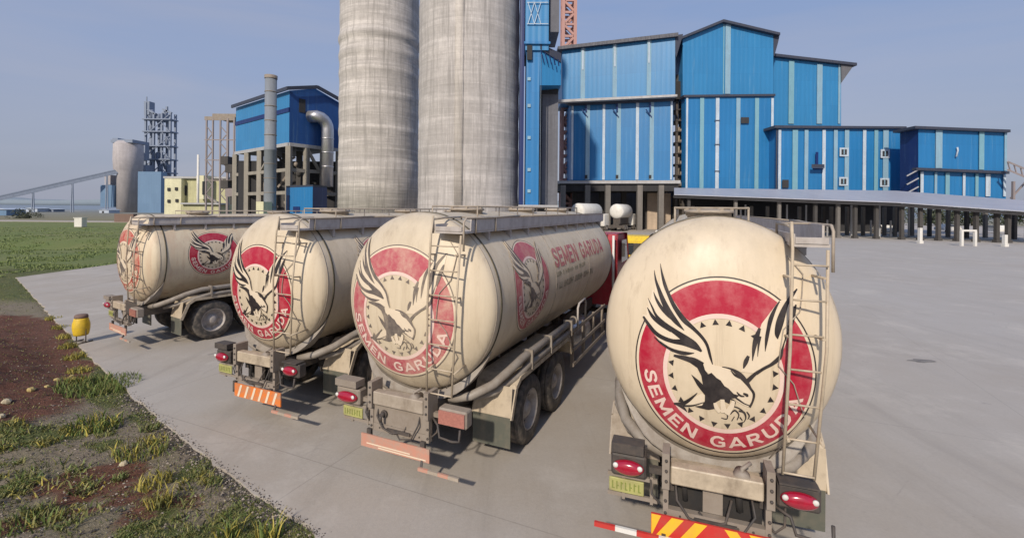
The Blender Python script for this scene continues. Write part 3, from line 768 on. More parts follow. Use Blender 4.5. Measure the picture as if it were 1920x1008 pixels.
def make_truck(loc, yaw, label, o_):
    global TA, TB, ZC
    TA, TB, ZC = o_.get('dims', (1.2, 1.25, 2.335))
    t = empty('tanker_truck', loc, -yaw, label, 'tanker truck', 'cement tanker trucks parked side by side')
    tankm = M[o_['tank']]
    # --- tank shell
    mb = MB(); prof = []; n = 96
    rh = [0.02, .12, .22, .32, .42, .52, .6, .68, .75, .81, .86, .9, .93, .955, .975, .99, 1.0]
    rings = []
    def ring(y, s): return [(TA * s * math.cos(2 * math.pi * k / n), y, ZC + TB * s * math.sin(2 * math.pi * k / n)) for k in range(n)]
    for r_ in rh: rings.append(ring(-FL - dome_depth(r_), r_))
    for y in (-.06, 0, .5, 1.2, 2, 3, 4, 5, 6, TL): rings.append(ring(y, 1))
    for r_ in reversed(rh[:-1]): rings.append(ring(TL + dome_depth(r_), r_))
    mb.loft(rings, True, True, 0, True)
    tank = mb.build('tank', tankm, t)
    mb = MB()          # dark seam bands and weld lines
    def band(y0, y1, s0):
        mb.loft([ring(y0, 1.0), ring(y0, s0), ring(y1, s0), ring(y1, 1.0)], False, False, 0, True)
    band(-.012, .016, 1.009); mb.build('seam_band', M['seam'], tank)
    mb = MB(); band(TL - .02, TL + .01, 1.008); mb.build('seam_band', M['seam'], tank)
    mb = MB()
    def wband(y0, y1, s0): mb.loft([ring(y0, .999), ring(y0, s0), ring(y1, s0), ring(y1, .999)], False, False, 0, True)
    for w0, w1, ws in ((-FL - .008, -FL + .008, 1.003), (2.33, 2.345, 1.0025), (4.66, 4.675, 1.0025)):
        mb = MB(); wband(w0, w1, ws); mb.build('weld_line', M['dustyc'], tank)
    # --- emblems and lettering
    em = [M[k] for k in o_['em']]
    if o_.get('rear'): 
        e = emblem(rear_surf(*o_['rear']), tank, em)
        if o_.get('rear_label'): e['label'] = o_['rear_label']
    ems = [M[k] for k in o_.get('ems', o_['em'])]
    for side in (1, -1):
        sy, sz, sr = o_['side']
        emblem(side_surf(sy, sz, sr, side) if side == 1 else side_surf(sy + 0, sz, sr, -1), tank, ems)
        mb = MB(); x = 0; tx0, tz, th = o_['text']; sc_ = th / CAPH
        s = 'SEMEN GARUDA'; out_ = 3.75
        widths = [(glyph(c, .045)[2] if c != ' ' else .45) for c in s]; gap = .15; tot = sum(widths) + gap * 11; kx = out_ / tot
        S = side_surf(0, tz, 1.0, 1)
        for c, w_ in zip(s, widths):
            if c != ' ':
                V, Fc, _ = glyph(c, .045); P2 = []
                for vx, vy, vo in V:
                    yy = (x + vx) * kx; yy = tx0 + yy if side == 1 else tx0 + out_ - yy
                    p = S(yy, vy * sc_, .005 + vo); P2.append((side * p[0], p[1], p[2]))
                mb.add(P2, Fc, 0)
            x += w_ + gap
        mb.build('lettering', ems[0], tank, recalc=False)
        # two rows of small print (unreadable in the photo: worn marks only)
        mb = MB(); rnd = random.Random(5)
        for zz, hh, ln in ((tz - .16, .085, 1.9), (tz - .40, .12, 2.6)):
            yy = 0
            while yy < ln:
                ww = rnd.uniform(.035, .075)
                kind = rnd.randrange(3)
                segs = [(0, 0, .3, 1), (.3, .42, 1, .6)] if kind == 0 else ([(0, 0, .28, 1), (.28, .8, 1, 1), (.72, 0, 1, .8)] if kind == 1 else [(0, 0, 1, .2), (.35, .2, .65, 1)])
                for u0, v0, u1, v1 in segs:
                    ps = []
                    for (uu, vv) in ((u0, v0), (u1, v0), (u1, v1), (u0, v1)):
                        q = yy + uu * ww; q = tx0 + q if side == 1 else tx0 + out_ - q
                        p = side_surf(0, zz, 1.0, 1)(q, vv * hh, .005); ps.append((side * p[0], p[1], p[2]))
                    mb.add(ps, [(0, 1, 2, 3)])
                yy += ww + (.02 if rnd.random() < .82 else .11)
        mb.build('small_print', M['em_greytext'], tank, recalc=False)
    # --- walkway along the upper right
    mb = MB(); wx0, wx1 = o_.get('wx', (.50, .92)); wz = ZC + TB - .265; tz_ = ZC + TB - 3.585
    mb.box(wx0, wx1, -.52, TL + .3, wz, wz + .03)
    mb.box(wx1 - .012, wx1 + .008, -.30, TL + .3, wz + .03, wz + .20); mb.box(wx0 - .008, wx0 + .012, -.52, TL + .3, wz + .031, wz + .12)
    mb.box(wx0 + .0125, wx1 - .0125, -.53, -.51, wz + .031, wz + .09)
    for k in range(10): 
        y = .25 + k * .75
        mb.box(wx0 + .1, wx1 - .02, y, y + .05, wz - .14, wz)
        mb.bar((wx1 - .03, y + .025, wz - .02), (wx1 - .1, y + .025, wz - .33), .05, .02)
    mb.build('walkway', M['walk'], t)
    mb = MB()           # rails round the walkway's rear landing and along it
    def P3(x, y, z): return (x, y, z)
    hz = wz + .20
    mb.tube([(wx0 - .02, .2, wz), (wx0 - .02, .2, hz), (wx0 - .02, -.25, hz), (wx0 - .02, -.53, hz - .02)], .014, 6)
    mb.tube([(wx0 - .02, -.53, wz), (wx0 - .02, -.53, hz)], .016, 6)
    mb.tube([(wx1 + .02, -.53, wz - .22), (wx1 + .02, -.53, hz - .05), (wx1 + .02, -.47, hz), (wx1 + .02, .4, hz), (wx1 + .02, .8, wz + .212), (wx1 + .02, 1.3, wz + .212)], .014, 6)
    mb.tube([(wx0 - .02, .2, hz), (wx1 + .02, .2, hz)], .012, 6)
    for y in (-.2, .4): mb.tube([(wx1 + .02, y, wz), (wx1 + .02, y, hz)], .012, 6)
    mb.tube([(wx1 + .022, 1.25, wz + .212), (wx1 + .022, TL + .3, wz + .212)], .012, 6)
    mb.build('handrail', M['dustyc'], t)
    # --- manholes and low rails on the crown of the tank
    for y in (1.2, 3.6, 5.9):
        mb = MB(); mb.lathe([(.27, -.05), (.27, .03), (.30, .03), (.30, .055), (.25, .075), (.02, .085)], (0, y, 3.585), 'z', 24)
        for k in range(6): a = k * math.pi / 3; mb.box(.27 * math.cos(a) - .02, .27 * math.cos(a) + .02, y + .27 * math.sin(a) - .02, y + .27 * math.sin(a) + .02, 3.62, 3.68)
        mb.build('manhole_cover', M['dustyc'], t).location.z += tz_
    mb = MB()
    for sx_ in (-.42, .42):
        mb.tube([(sx_, .8, 3.42), (sx_, .8, 3.68), (sx_, 6.4, 3.68), (sx_, 6.4, 3.42)], .014, 6)
        for k in range(6): mb.tube([(sx_, 1.6 + k * .8, 3.44), (sx_, 1.6 + k * .8, 3.68)], .011, 6)
    for y in (.8, 2.4, 4.0, 6.4): mb.tube([(-.42, y, 3.68), (.42, y, 3.68)], .012, 6)
    mb.build('crown_rail', M['dustyc'], t).location.z += tz_
    # --- rear ladder
    mb = MB(); lx0, lx1 = wx0 - .02, wx1 - .04; ly = -.60
    mb.tube([(lx0, -.53, wz + .23), (lx0, -.58, wz - .02), (lx0 - .02, ly - .02, 2.4), (lx0 - .06, ly + .04, 1.22)], .0145, 8)
    mb.tube([(lx1 + .02, -.53, wz - .02), (lx1, ly, 2.4), (lx1 - .08, ly + .04, 1.22)], .0145, 8)
    for k in range(7):
        z = 1.24 + k * .32; f_ = (z - 1.22) / (3.3 - 1.22)
        mb.tube([(lx0 - .06 + .06 * f_, ly + .03 - .02 * f_, z), (lx1 - .08 + .1 * f_, ly + .03 - .02 * f_, z)], .010, 6)
    for z in (1.55, 2.5, 3.05):
        for x in (lx0 - .02, lx1 - .02):
            rho = min(.97, math.hypot(x / TA, (z - ZC) / TB)); mb.tube([(x, ly, z), (x * .97, -FL - dome_depth(rho) + .02, z - .02 if z > ZC else z + .02)], .013, 6)
    mb.build('ladder', M['ladder'], t)
    # --- thin hose/cable running down the dome beside the ladder
    mb = MB(); pts = []
    for k in range(13):
        z = 3.22 - k * .17; x = .62 + .12 * math.sin(k * .9) + (.04 if k % 2 else 0); rho = min(.985, math.hypot(x / TA, (z - ZC) / TB)); pts.append((x, -FL - dome_depth(rho) - .02, z))
    mb.tube(pts, .006, 6); mb.build('cable', M['dustyc'], t)
    # --- cradle hugging the tank's underside at the rear
    mb = MB(); rr = []
    for k in range(25):
        a = R(-150 + k * 5.0)
        c_, s_ = math.cos(a), math.sin(a); q_ = 1 - abs(k - 12) / 12; q_ = min(1, q_ * 2.2)
        q_ = max(q_, .04); pr = [(1.012, .0), (1.012, -.20 * q_), (1.02 + .07 * q_, -.24 * q_), (1.022 + .08 * q_, -.24 * q_), (1.022 + .08 * q_, 0)]
        rr.append([(TA * c_ * p[0], p[1], ZC + TB * s_ * p[0]) for p in pr])
    mb.loft(rr, True, True, 0, False); mb.build('cradle', M['pipe'], t)
    # --- chassis
    mb = MB()
    for sx_ in (-.43, .43): mb.box(sx_ - .04, sx_ + .04, -.42, 9.6, .78, 1.03)
    for y in (-.1, .9, 1.75, 2.9, 4.2, 5.6, 7.1, 8.2): mb.box(-.39, .39, y, y + .09, .80, 1.0)
    for y in (.5, 1.75, 3.0, 4.5, 6.2):
        mb.box(-.55, -.39, y, y + .12, 1.031, 1.22); mb.box(.39, .55, y, y + .12, 1.031, 1.22)
    for y in (1.1, 2.4, 8.75): mb.lathe([(.07, -1.0), (.07, 1.0)], (0, y, .52), 'x', 12); mb.lathe([(.05, -.2), (.2, -.1), (.2, .1), (.05, .2)], (0, y, .52), 'x', 16)
    for sx_ in (-.5, .5): mb.box(sx_ - .04, sx_ + .04, .4, 3.1, .60, .70)
    mb.build('chassis', M['dark'], t)
    # --- rear crossbeam, frame box and brackets
    mb = MB()
    mb.bbox(-.42, .40, -.62, -.50, .955, 1.13, .012, 0)
    mb.box(-.42, .40, -.50, -.30, .985, 1.06, 0)
    for x in (-.50, .42): mb.box(x, x + .07, -.63, -.40, .90, 1.25, 1)
    for x in (-.49, .42): mb.box(x, x + .05, -.58, -.50, .58, .95, 1)
    mb.box(-.44, .42, -.575, -.505, .58, .68, 1)
    if o_['box'] == 'plate':
        mb.box(-.44, .42, -.565, -.535, .681, .954, 1)
    else:
        mb.box(-.12, .06, -.5, -.44, .68, .93, 1); mb.tube([(-.3, -.45, .95), (-.28, -.42, .72)], .03, 6, 2); mb.tube([(.2, -.45, .95), (.22, -.42, .72)], .035, 6, 2)
        mb.box(-.44, .42, -.38, -.36, .60, .98, 2)
    mb.build('rear_frame', [M['cream'] if o_.get('pale') else M['dustyc'], M['grey'], M['black']], t)
    if o_['box'] == 'plate':
        mb = MB(); mb.tube([(-.25, -.57, .84), (-.25, -.66, .84)], .03, 10); mb.tube([(-.25, -.66, .84), (-.25, -.66, .76)], .02, 8); mb.lathe([(.05, 0), (.05, -.02)], (-.25, -.58, .84), 'y', 12)
        mb.build('hitch_pin', M['dark'], t)
    mb = MB()
    for x in (-.495, .425):
        for z in (.64, .76, .98, 1.08, 1.18): mb.lathe([(.016, 0), (.014, -.014), (.004, -.016)], (x + .035 if z > .9 else x + .028, -.63 if z > .9 else -.58, z), 'y', 6)
    for k in range(6): mb.lathe([(.012, 0), (.010, -.01)], (-.33 + k * .13, -.575, .63), 'y', 6)
    mb.box(-.2, .18, -.60, -.576, .615, .655)
    mb.tube([(-.38, -.5, .97), (-.36, -.6, .80), (-.25, -.62, .66), (-.10, -.6, .60), (.08, -.58, .66), (.14, -.5, .85)], .013, 6)
    mb.tube([(.30, -.5, .97), (.33, -.62, .80), (.22, -.62, .60), (.02, -.6, .55), (-.16, -.55, .70)], .011, 6)
    mb.tube([(-.62, -.47, .95), (-.60, -.55, .78), (-.52, -.58, .72)], .012, 6); mb.tube([(.60, -.47, .95), (.58, -.56, .74), (.50, -.56, .66), (.44, -.5, .7)], .012, 6)
    mb.build('air_hose', M['dark'], t)
    mb = MB(); mb.lathe([(.02, 0), (.07, .01), (.08, .03), (.08, .10), (.05, .12), (.05, .2)], (.22, -.60, 1.10), 'y', 14); mb.tube([(.22, -.56, 1.10), (.22, -.56, 1.2), (.3, -.5, 1.24)], .02, 8); mb.bar((.16, -.61, 1.1), (.28, -.61, 1.1), .015)
    mb.build('outlet_valve', M['grey'], t)
    # --- bent tow hook / pipe
    mb = MB(); mb.tube([(.47, -.5, .9), (.62, -.6, .86), (.66, -.62, .72), (.85, -.62, .70), (.95, -.62, .72), (.95, -.6, .86)], .016, 6)
    mb.build('bracket_loop', M['dark'], t)
    # --- tail lights
    for i, x in enumerate(o_.get('lx', (-.90, .82))):
        ls = o_.get('ls', 1.0)
        mb = MB(); mb.bbox(x - .21 * ls, x + .21 * ls, -.58, -.42, .86, 1.08, .02)
        if i == 0 or o_['lamp'] == 'bright': mb.box(x - .20 * ls, x + .18 * ls, -.62, -.44, 1.09 + .02 * (i == 0), 1.105 + .1 * (i == 0))
        mb.box(min(x, 0) + (.2 if x < 0 else .42), (-.42 if x < 0 else x - .2), -.5, -.44, .9, .96)
        lamp = mb.build('tail_light', M['dark'] if o_['lamp'] == 'bright' else M['grey'], t)
        if o_['lamp'] == 'dull' and i == 1:
            mb = MB(); mb.box(x - .19, x + .19, -.605, -.5805, .885, 1.055); l = mb.build('lens', M['lens_dull'], lamp); lamp['label'] = 'boxy tail light with faded pinkish lens'
        else:
            mb = MB(); rg = []
            for s_, y_ in ((1.0, -.582), (1.0, -.60), (.9, -.628), (.6, -.65), (.1, -.655)):
                rg.append([(x + .185 * ls * s_ * math.cos(a), y_, .965 + .075 * s_ * math.sin(a)) for a in [k * math.pi / 12 for k in range(24)]])
            mb.loft(rg, True, True, 0, True); mb.build('lens', M['lens_red'], lamp)
            for dx in (-.145 * ls, .14 * ls): mb = MB(); mb.lathe([(.028, 0), (.025, -.012), (.004, -.016)], (x + dx, -.632, .99), 'y', 10); mb.build('reflector', M['white_paint'], lamp)
        lamp.location.z += o_.get('dz', 0)
    # --- number plate on its bracket
    mb = MB(); mb.box(-1.05, -.55, -.50, -.47, .60, .64); mb.box(-1.05, -.55, -.50, -.47, .80, .84); mb.box(-.9, -.87, -.505, -.472, .58, .86); mb.box(-.62, -.59, -.505, -.472, .58, .86)
    pb = mb.build('plate_bracket', M['grey'], t); pb.location.z += o_.get('dz', 0)
    mb = MB(); mb.bbox(-1.03, -.68, -.53, -.506, .66, .80, .005)
    pl = mb.build('number_plate', M['plate'], t); pl.location.z += o_.get('dz', 0)
    mb = MB()
    for k in range(7): 
        x = -1.0 + k * .044; mb.box(x, x + .012, -.534, -.531, .69, .77); mb.box(x + .0125, x + .026, -.534, -.531, .69 + (k % 3) * .03, .70 + (k % 3) * .03)
    mb.build('plate_marks', M['plate_ink'], pl)
    # --- warning board
    bz0, bz1, bx0, bx1 = .36, .585, -.60, .52; by = -.64
    mb = MB(); st_ = o_['board']
    if st_ == 'chevron':
        mb.box(bx0, bx1, by, by + .02, bz0, bz1, 0)
        mid = (bx0 + bx1) / 2 + .03
        for k in range(-4, 5):
            xc = mid + k * .21; hw = .055; sl_ = .16 * (1 if k < 0 else -1)
            if k == 0: continue
            ps = [(xc - hw - sl_ / 2, bz0 + .004), (xc + hw - sl_ / 2, bz0 + .004), (xc + hw + sl_ / 2, bz1 - .004), (xc - hw + sl_ / 2, bz1 - .004)]
            ps = [(min(max(px_, bx0 + .004), bx1 - .004), z_) for px_, z_ in ps]
            mb.add([(px_, by - .004, z_) for px_, z_ in ps], [(0, 1, 2, 3)], 1)
    elif st_ == 'orange':
        mb.box(bx0, bx1, by, by + .02, bz0, bz1, 2)
        for k in range(6):
            xc = bx0 + .1 + k * .17
            mb.add([(xc - .03, by - .004, bz0 + .01), (xc + .02, by - .004, bz0 + .01), (xc + .10, by - .004, bz1 - .01), (xc + .05, by - .004, bz1 - .01)], [(0, 1, 2, 3)], 3)
    else:
        mb.box(bx0, bx1, by, by + .02, bz0, bz1 - .05, 4)
        mb.box(bx0 + .1, bx1 - .3, by - .004, by - .001, bz0 + .05, bz0 + .065, 3); mb.box(bx0 + .3, bx1 - .05, by - .004, by - .001, bz0 + .02, bz0 + .035, 3)
    bo = mb.build('warning_board', [M['brightred'], M['chevyellow'], M['orange'], M['em_white'], M['fade_orange']], t)
    bo.location.z += o_.get('dz', 0); bo.location.x += o_.get('bdx', 0)
    bo['label'] = {'chevron': 'red and yellow chevron warning board', 'orange': 'orange warning board with pale slanted marks', 'faded': 'faded pink-orange warning board'}[st_]
    mb = MB()
    for x in (-.52, .36): mb = MB(); mb.box(x, x + .07, by + .021, by + .06, bz0 + .05, .60); mb.build('board_hanger', M['dark'], t)
    # --- red and white underrun bar
    mb = MB(); ux0, ux1 = (-1.15, 1.15) if st_ == 'chevron' else (.4, 1.0)
    nseg = 11 if st_ == 'chevron' else 4
    for k in range(nseg):
        a = ux0 + (ux1 - ux0) * k / nseg; b = ux0 + (ux1 - ux0) * (k + 1) / nseg
        mb.box(a, b - .0005, -.72, -.69, .40 if st_ == 'chevron' else .28, .445 if st_ == 'chevron' else .32, k % 2)
    mb.box(-.5, -.46, -.69, -.61, .40, .44, 2) if st_ == 'chevron' else mb.bar((.43, -.69, .3), (.40, -.62, .38), .03, mi=2)
    ub_ = mb.build('underrun_bar', [M['brightred'] if st_ == 'chevron' else M['fade_orange'], M['white_paint'] if st_ == 'chevron' else M['dustyc'], M['dark']], t)
    ub_.location.z += o_.get('dz', 0) * .5; ub_.location.x += o_.get('bdx', 0)
    # --- fenders, flaps, wheels
    for side in (1, -1):
        wk = o_.get('wk', 1.0)
        def X(a): return side * a * wk
        mb = MB(); prof = [(.30, .70), (.47, 1.10), (.62, 1.19), (2.95, 1.19), (3.08, 1.12), (3.2, .85)]
        prof2 = [(y + (.02 if i < 2 else (-.02 if i > 3 else 0)), z - .03) for i, (y, z) in enumerate(prof)]
        ring_ = [(y, z) for y, z in prof] + [(y, z) for y, z in reversed(prof2)]
        mb.loft([[(X(.62), y, z) for y, z in ring_], [(X(1.26), y, z) for y, z in ring_]], True, True)
        # outer lip
        for (a, b) in zip(prof[:-1], prof[1:]): mb.bar((X(1.262), a[0], a[1] - .03), (X(1.262), b[0], b[1] - .03), .02, .07)
        mb.add([(X(.62), .30, .70), (X(1.25), .30, .70), (X(1.25), .345, 1.12), (X(.75), .345, 1.12)], [(0, 1, 2, 3)])
        mb.build('mudguard', M['cream'] if side == 1 else M['dustyc'], t)
        mb = MB(); mb.box(min(X(.64), X(1.24)), max(X(.64), X(1.24)), .305, .318, .26, .72); mb.build('mud_flap', M['flap'], t)
        for y in (1.1, 2.4):
            mbh = MB(); mbh.lathe([(.11, -.28 * side), (.11, .06 * side), (.07, .08 * side), (.02, .085 * side)], (X(1.13), y, .525), 'x', 14)
            if side < 0: pass
            wh = mbh.build('wheel', M['rim'], t)
            a, b = MB(), MB(); tire(a, b, X(1.11), y, .525, .27, side); tire(a, b, X(.80), y, .525, .27, side)
            a.build('tyre', M['rubber'], wh); b.build('rim', M['rim'], wh)
        mbh = MB(); mbh.lathe([(.1, -.1 * side), (.1, .06 * side), (.02, .08 * side)], (X(1.08), 8.75, .525), 'x', 14); wh = mbh.build('wheel', M['rim'], t)
        a, b = MB(), MB(); tire(a, b, X(1.08), 8.75, .525, .30, side); a.build('tyre', M['rubber'], wh); b.build('rim', M['rim'], wh)
        # hose pipes along the flank
        mb = MB()
        z1, z2 = 1.40, 1.25
        mb.tube([(X(.50), -.12, 1.0), (X(.80), -.06, 1.07), (X(1.04), .15, 1.19), (X(1.16), .45, 1.32), (X(1.21), .8, z1), (X(1.21), 3.5, z1)], .062, 12)
        mb.tube([(X(.75), .1, .98), (X(1.0), .25, 1.04), (X(1.2), .6, 1.17), (X(1.24), 1.0, z2), (X(1.24), 3.3, z2)], .05, 12)
        mb.lathe([(.085, 0), (.085, .05)], (X(1.21), 3.45, z1), 'y', 12)
        for y in (1.0, 1.9, 3.1): mb.box(min(X(1.12), X(1.30)), max(X(1.12), X(1.30)), y, y + .04, z2 - .07, z1 + .075)
        mb.build('hose_pipe', M['pipe'], t)
        # side guard rail and ladder frame
        mb = MB()
        for y in (3.45, 4.3, 5.2, 6.1): mb.box(min(X(1.16), X(1.22)), max(X(1.16), X(1.22)), y, y + .06, .45, 1.22)
        for z in (.48, .78, 1.16): mb.box(min(X(1.221), X(1.25)), max(X(1.221), X(1.25)), 3.4, 6.2, z, z + .07)
        mb.build('side_guard', M['grey'], t)
        mb = MB(); mb.tube([(X(1.24), 3.7, 1.2), (X(1.24), 3.7, 1.6), (X(1.24), 3.8, 1.68), (X(1.2), 4.4, 1.68), (X(1.2), 4.45, 1.6), (X(1.2), 4.45, 1.2)], .022, 8)
        mb.build('step_hoop', M['walk'], t)
    mb = MB(); mb.lathe([(.02, -.62), (.2, -.6), (.27, -.5), (.27, .5), (.2, .6), (.02, .62)], (.78, 5.0, .78), 'y', 20); mb.build('fuel_tank', M['silver'], t)
    mb = MB(); mb.lathe([(.02, -.45), (.13, -.42), (.15, -.36), (.15, .36), (.13, .42), (.02, .45)], (-.78, 4.9, .85), 'y', 16); mb.bbox(-1.05, -.6, 5.6, 6.3, .55, 1.05, .03); mb.build('compressor', M['grey'], t)
    # --- cab
    cm = M['red_paint']; y0, y1 = 7.95, 9.95; mb = MB()
    side_prof = [(y0, .85), (y0, 2.75), (y0 + .12, 2.92), (y1 - .45, 2.92), (y1 - .12, 2.1), (y1, 1.75), (y1, .62), (y1 - .25, .55), (y1 - .75, .62), (y1 - .85, .95), (y1 - 1.1, 1.1), (y1 - 1.35, 1.0), (y1 - 1.5, .85)]
    mb.loft([[(-1.12 + 0, y, z) for y, z in side_prof], [(-1.2, y, z) for y, z in side_prof], [(1.2, y, z) for y, z in side_prof], [(1.12, y, z) for y, z in side_prof]], True, True)
    cab = mb.build('cab', cm, t)
    mb = MB(); mb.add([(-1.0, y1 - .435, 2.84), (1.0, y1 - .435, 2.84), (1.05, y1 - .115, 2.12), (-1.05, y1 - .115, 2.12)], [(0, 1, 2, 3)]); mb.build('windscreen', M['glass'], cab)
    for side in (1, -1):
        x = side * 1.204
        mb = MB(); mb.add([(x, 8.6, 2.05), (x, y1 - .35, 2.05), (x, y1 - .6, 2.72), (x, 8.6, 2.72)], [(0, 1, 2, 3)]); mb.build('side_window', M['glass'], cab)
        mb = MB(); mb.bar((x, y1 - .2, 2.5), (x + side * .22, y1 - .1, 2.5), .02); mb.box(min(x + side * .14, x + side * .32), max(x + side * .14, x + side * .32), y1 - .12, y1 - .07, 2.1, 2.55); mb.build('wing_mirror', M['dark'], cab)
        mb = MB(); mb.bbox(side * .85 - .15, side * .85 + .15, y1 - .01, y1 + .05, .8, 1.0, .02); mb.build('headlight', M['white_paint'], cab)
    mb = MB(); mb.box(-.7, .7, y1 + .002, y1 + .03, 1.15, 1.6); mb.build('grille', M['dark'], cab)
    mb = MB(); mb.bbox(-1.2, 1.2, y1 + .03, y1 + .18, .45, .75, .03); mb.build('front_bumper', M['white_paint'], cab)
    mb = MB(); mb.box(-1.0, -.8, 7.55, 7.8, 1.0, 3.1); mb.tube([(-.6, 7.7, 1.0), (-.6, 7.7, 3.2)], .07, 10); mb.tube([(1.13, 7.72, 1.1), (1.13, 7.72, 2.9)], .035, 8); mb.build('exhaust_stack', M['white_paint'], t)
    return t

tv = Vector((math.sin(R(24)), math.cos(R(24)), 0)); rv = Vector((math.cos(R(24)), -math.sin(R(24)), 0))
EMB = ('em_red', 'em_black', 'em_white', 'em_pink')
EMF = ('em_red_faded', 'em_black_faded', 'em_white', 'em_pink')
EMW = ('em_red_worn', 'em_black_faded', 'em_white', 'em_white')
def tloc(s, l): return tv * s + rv * l
make_truck(tloc(5.50, -.05), R(20), 'nearest cream tanker truck, bold black eagle emblem and red-yellow chevron board on its rear',
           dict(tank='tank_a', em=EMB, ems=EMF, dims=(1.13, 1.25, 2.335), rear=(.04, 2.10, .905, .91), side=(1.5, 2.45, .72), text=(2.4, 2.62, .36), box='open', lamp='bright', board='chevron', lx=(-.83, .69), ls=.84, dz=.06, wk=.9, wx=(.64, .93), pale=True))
make_truck(tloc(5.72, -3.92), R(24), 'cream tanker truck just left of the nearest, with faded orange board below its pinkish emblem',
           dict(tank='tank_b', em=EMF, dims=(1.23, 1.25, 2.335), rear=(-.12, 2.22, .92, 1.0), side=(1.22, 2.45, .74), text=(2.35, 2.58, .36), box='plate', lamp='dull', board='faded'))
make_truck(tloc(6.12, -7.25), R(24), 'cream tanker truck with bright orange striped board, between the faded-board one and the leftmost',
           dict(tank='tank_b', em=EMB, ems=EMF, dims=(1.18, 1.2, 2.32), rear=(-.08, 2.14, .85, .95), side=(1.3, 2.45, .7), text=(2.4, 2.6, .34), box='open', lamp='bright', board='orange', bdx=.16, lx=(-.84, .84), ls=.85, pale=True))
T1Y = R(33); t1 = Vector((math.sin(T1Y), math.cos(T1Y), 0)); r1 = Vector((math.cos(T1Y), -math.sin(T1Y), 0))
wp = gp(401, 635)
make_truck(wp - r1 * 1.24 - t1 * 1.1, T1Y, 'farthest left cream tanker truck, rusty red streaks on its rear, round emblem on its flank',
           dict(tank='tank_c', em=EMW, ems=EMB, dims=(1.15, 1.15, 2.26), rear=(-.05, 2.2, .85, 1.0), side=(1.15, 2.34, .66), text=(2.0, 2.42, .33), box='open', lamp='dull', board='faded', pale=True))

# ------------------------------------------------------------------ yellow bin
p = gp(152, 641)
b = empty('litter_bin', p, R(-15), 'small yellow drum litter bin on a black stand at the slab edge', 'litter bin')
mb = MB(); mb.lathe([(.17, .22), (.20, .24), (.215, .3), (.235, .42), (.24, .5), (.235, .6), (.20, .72), (.19, .76), (.17, .77), (.165, .70), (.16, .3)], (0, 0, 0), 'z', 24)
dr = mb.build('drum', M['yellow_paint'], b)
mb = MB(); mb.lathe([(.15, .765), (.18, .775), (.19, .80), (.18, .86), (.15, .88), (.02, .885)], (0, 0, 0), 'z', 20); mb.build('lid', M['brick_brown'], b)
mb = MB(); mb.tube([(.22, 0, .5), (.22, 0, 0.02)], .018, 6); mb.tube([(-.22, 0, .5), (-.22, 0, .02)], .018, 6)
mb.tube([(.22, -.22, .02), (.22, .22, .02)], .018, 6); mb.tube([(-.22, -.22, .02), (-.22, .22, .02)], .018, 6); mb.tube([(-.22, 0, .03), (.22, 0, .03)], .018, 6)
mb.build('stand', M['dark'], b)
b.scale = (.78, .78, .84)

# ------------------------------------------------------------------ silos
def silo(px, Yc, wpx, name, m, label, bulges, base):
    Rr = wpx / 2 * Yc / F * .985; x = (px - CX) / F * Yc
    s = empty('silo', (x, Yc, 0), 0, label, 'silo')
    mb = MB(); prof = [(Rr, 0), (Rr, base)]
    z = base
    z = base + .15
    prof += [(Rr * .988, z)]
    while z < 46:
        z += .3; k = .988 + .003 * math.sin(z * 1.9) + .002 * math.sin(z * .7)
        for bz, ba in bulges:
            if abs(z - bz) < .9: k += ba * math.cos((z - bz) / .9 * math.pi / 2) 
        prof.append((Rr * k, z))
    mb.lathe(prof, (0, 0, 0), 'z', 96)
    mb.build('shaft', m, s)
    mb = MB(); mb.lathe([(Rr * 1.04, 46), (Rr * 1.04, 47), (Rr * .9, 47.5), (.3, 48.5)], (0, 0, 0), 'z', 48); mb.build('roof', M['ledge'], s)
    mb = MB()
    for k in range(16):
        a = R(200 + k * 9); 
        mb.box(Rr * 1.01 * math.cos(a) - .35, Rr * 1.01 * math.cos(a) + .35, Rr * 1.01 * math.sin(a) - .3, Rr * 1.01 * math.sin(a) + .3, 1.8 if k % 3 else 0.2, 2.6)
    mb.build('base_vent', M['dark'], s)
    return s, Rr
silo(710, 86, 147, 'a', M['silo1'], 'pale banded concrete silo, left and farther of the two', [(33.5, .034), (30.5, .018), (27.5, .012), (23, .014), (17, .01), (12, .016)], 12)
s2, Rr2 = silo(878, 66, 191, 'b', M['silo2'], 'broad grey concrete silo, right and nearer of the two beside the blue tower', [(16.5, .004), (24.5, .003)], 2)

mb = MB(); a0 = R(262)
for k in range(24):
    pass
ring0 = []
for k in range(5):
    a = R(260.5 + k * 2.2); ring0.append((Rr2 * 1.0015 * math.cos(a), Rr2 * 1.0015 * math.sin(a)))
mb.loft([[(x, y, z) for x, y in ring0] + [(x * .99, y * .99, z) for x, y in reversed(ring0)] for z in [2.3 + q * .0 for q in (0,)] + [16, 30, 45.9]], True, True, 0, True)
M['render_patch'] = silo_concrete('pilaster_render', (.55, .515, .475), 7.2, .35)
mb.build('pilaster', M['render_patch'], s2)
# dark low gate house between silos
def pbox(px0, px1, py0, py1, Y, depth, m, name, parent=None):
    a = at(px0, py1, Y); b_ = at(px1, py0, Y); mb = MB(); mb.box(a.x, b_.x, Y, Y + depth, max(0, a.z) if py1 < 395 else 0, b_.z)
    return mb.build(name, m, parent)
o = pbox(768, 786, 368, 400, 88, 5, M['interior'], 'kiosk'); tag(o, 'small dark shed in the gap between the two silos', 'shed')

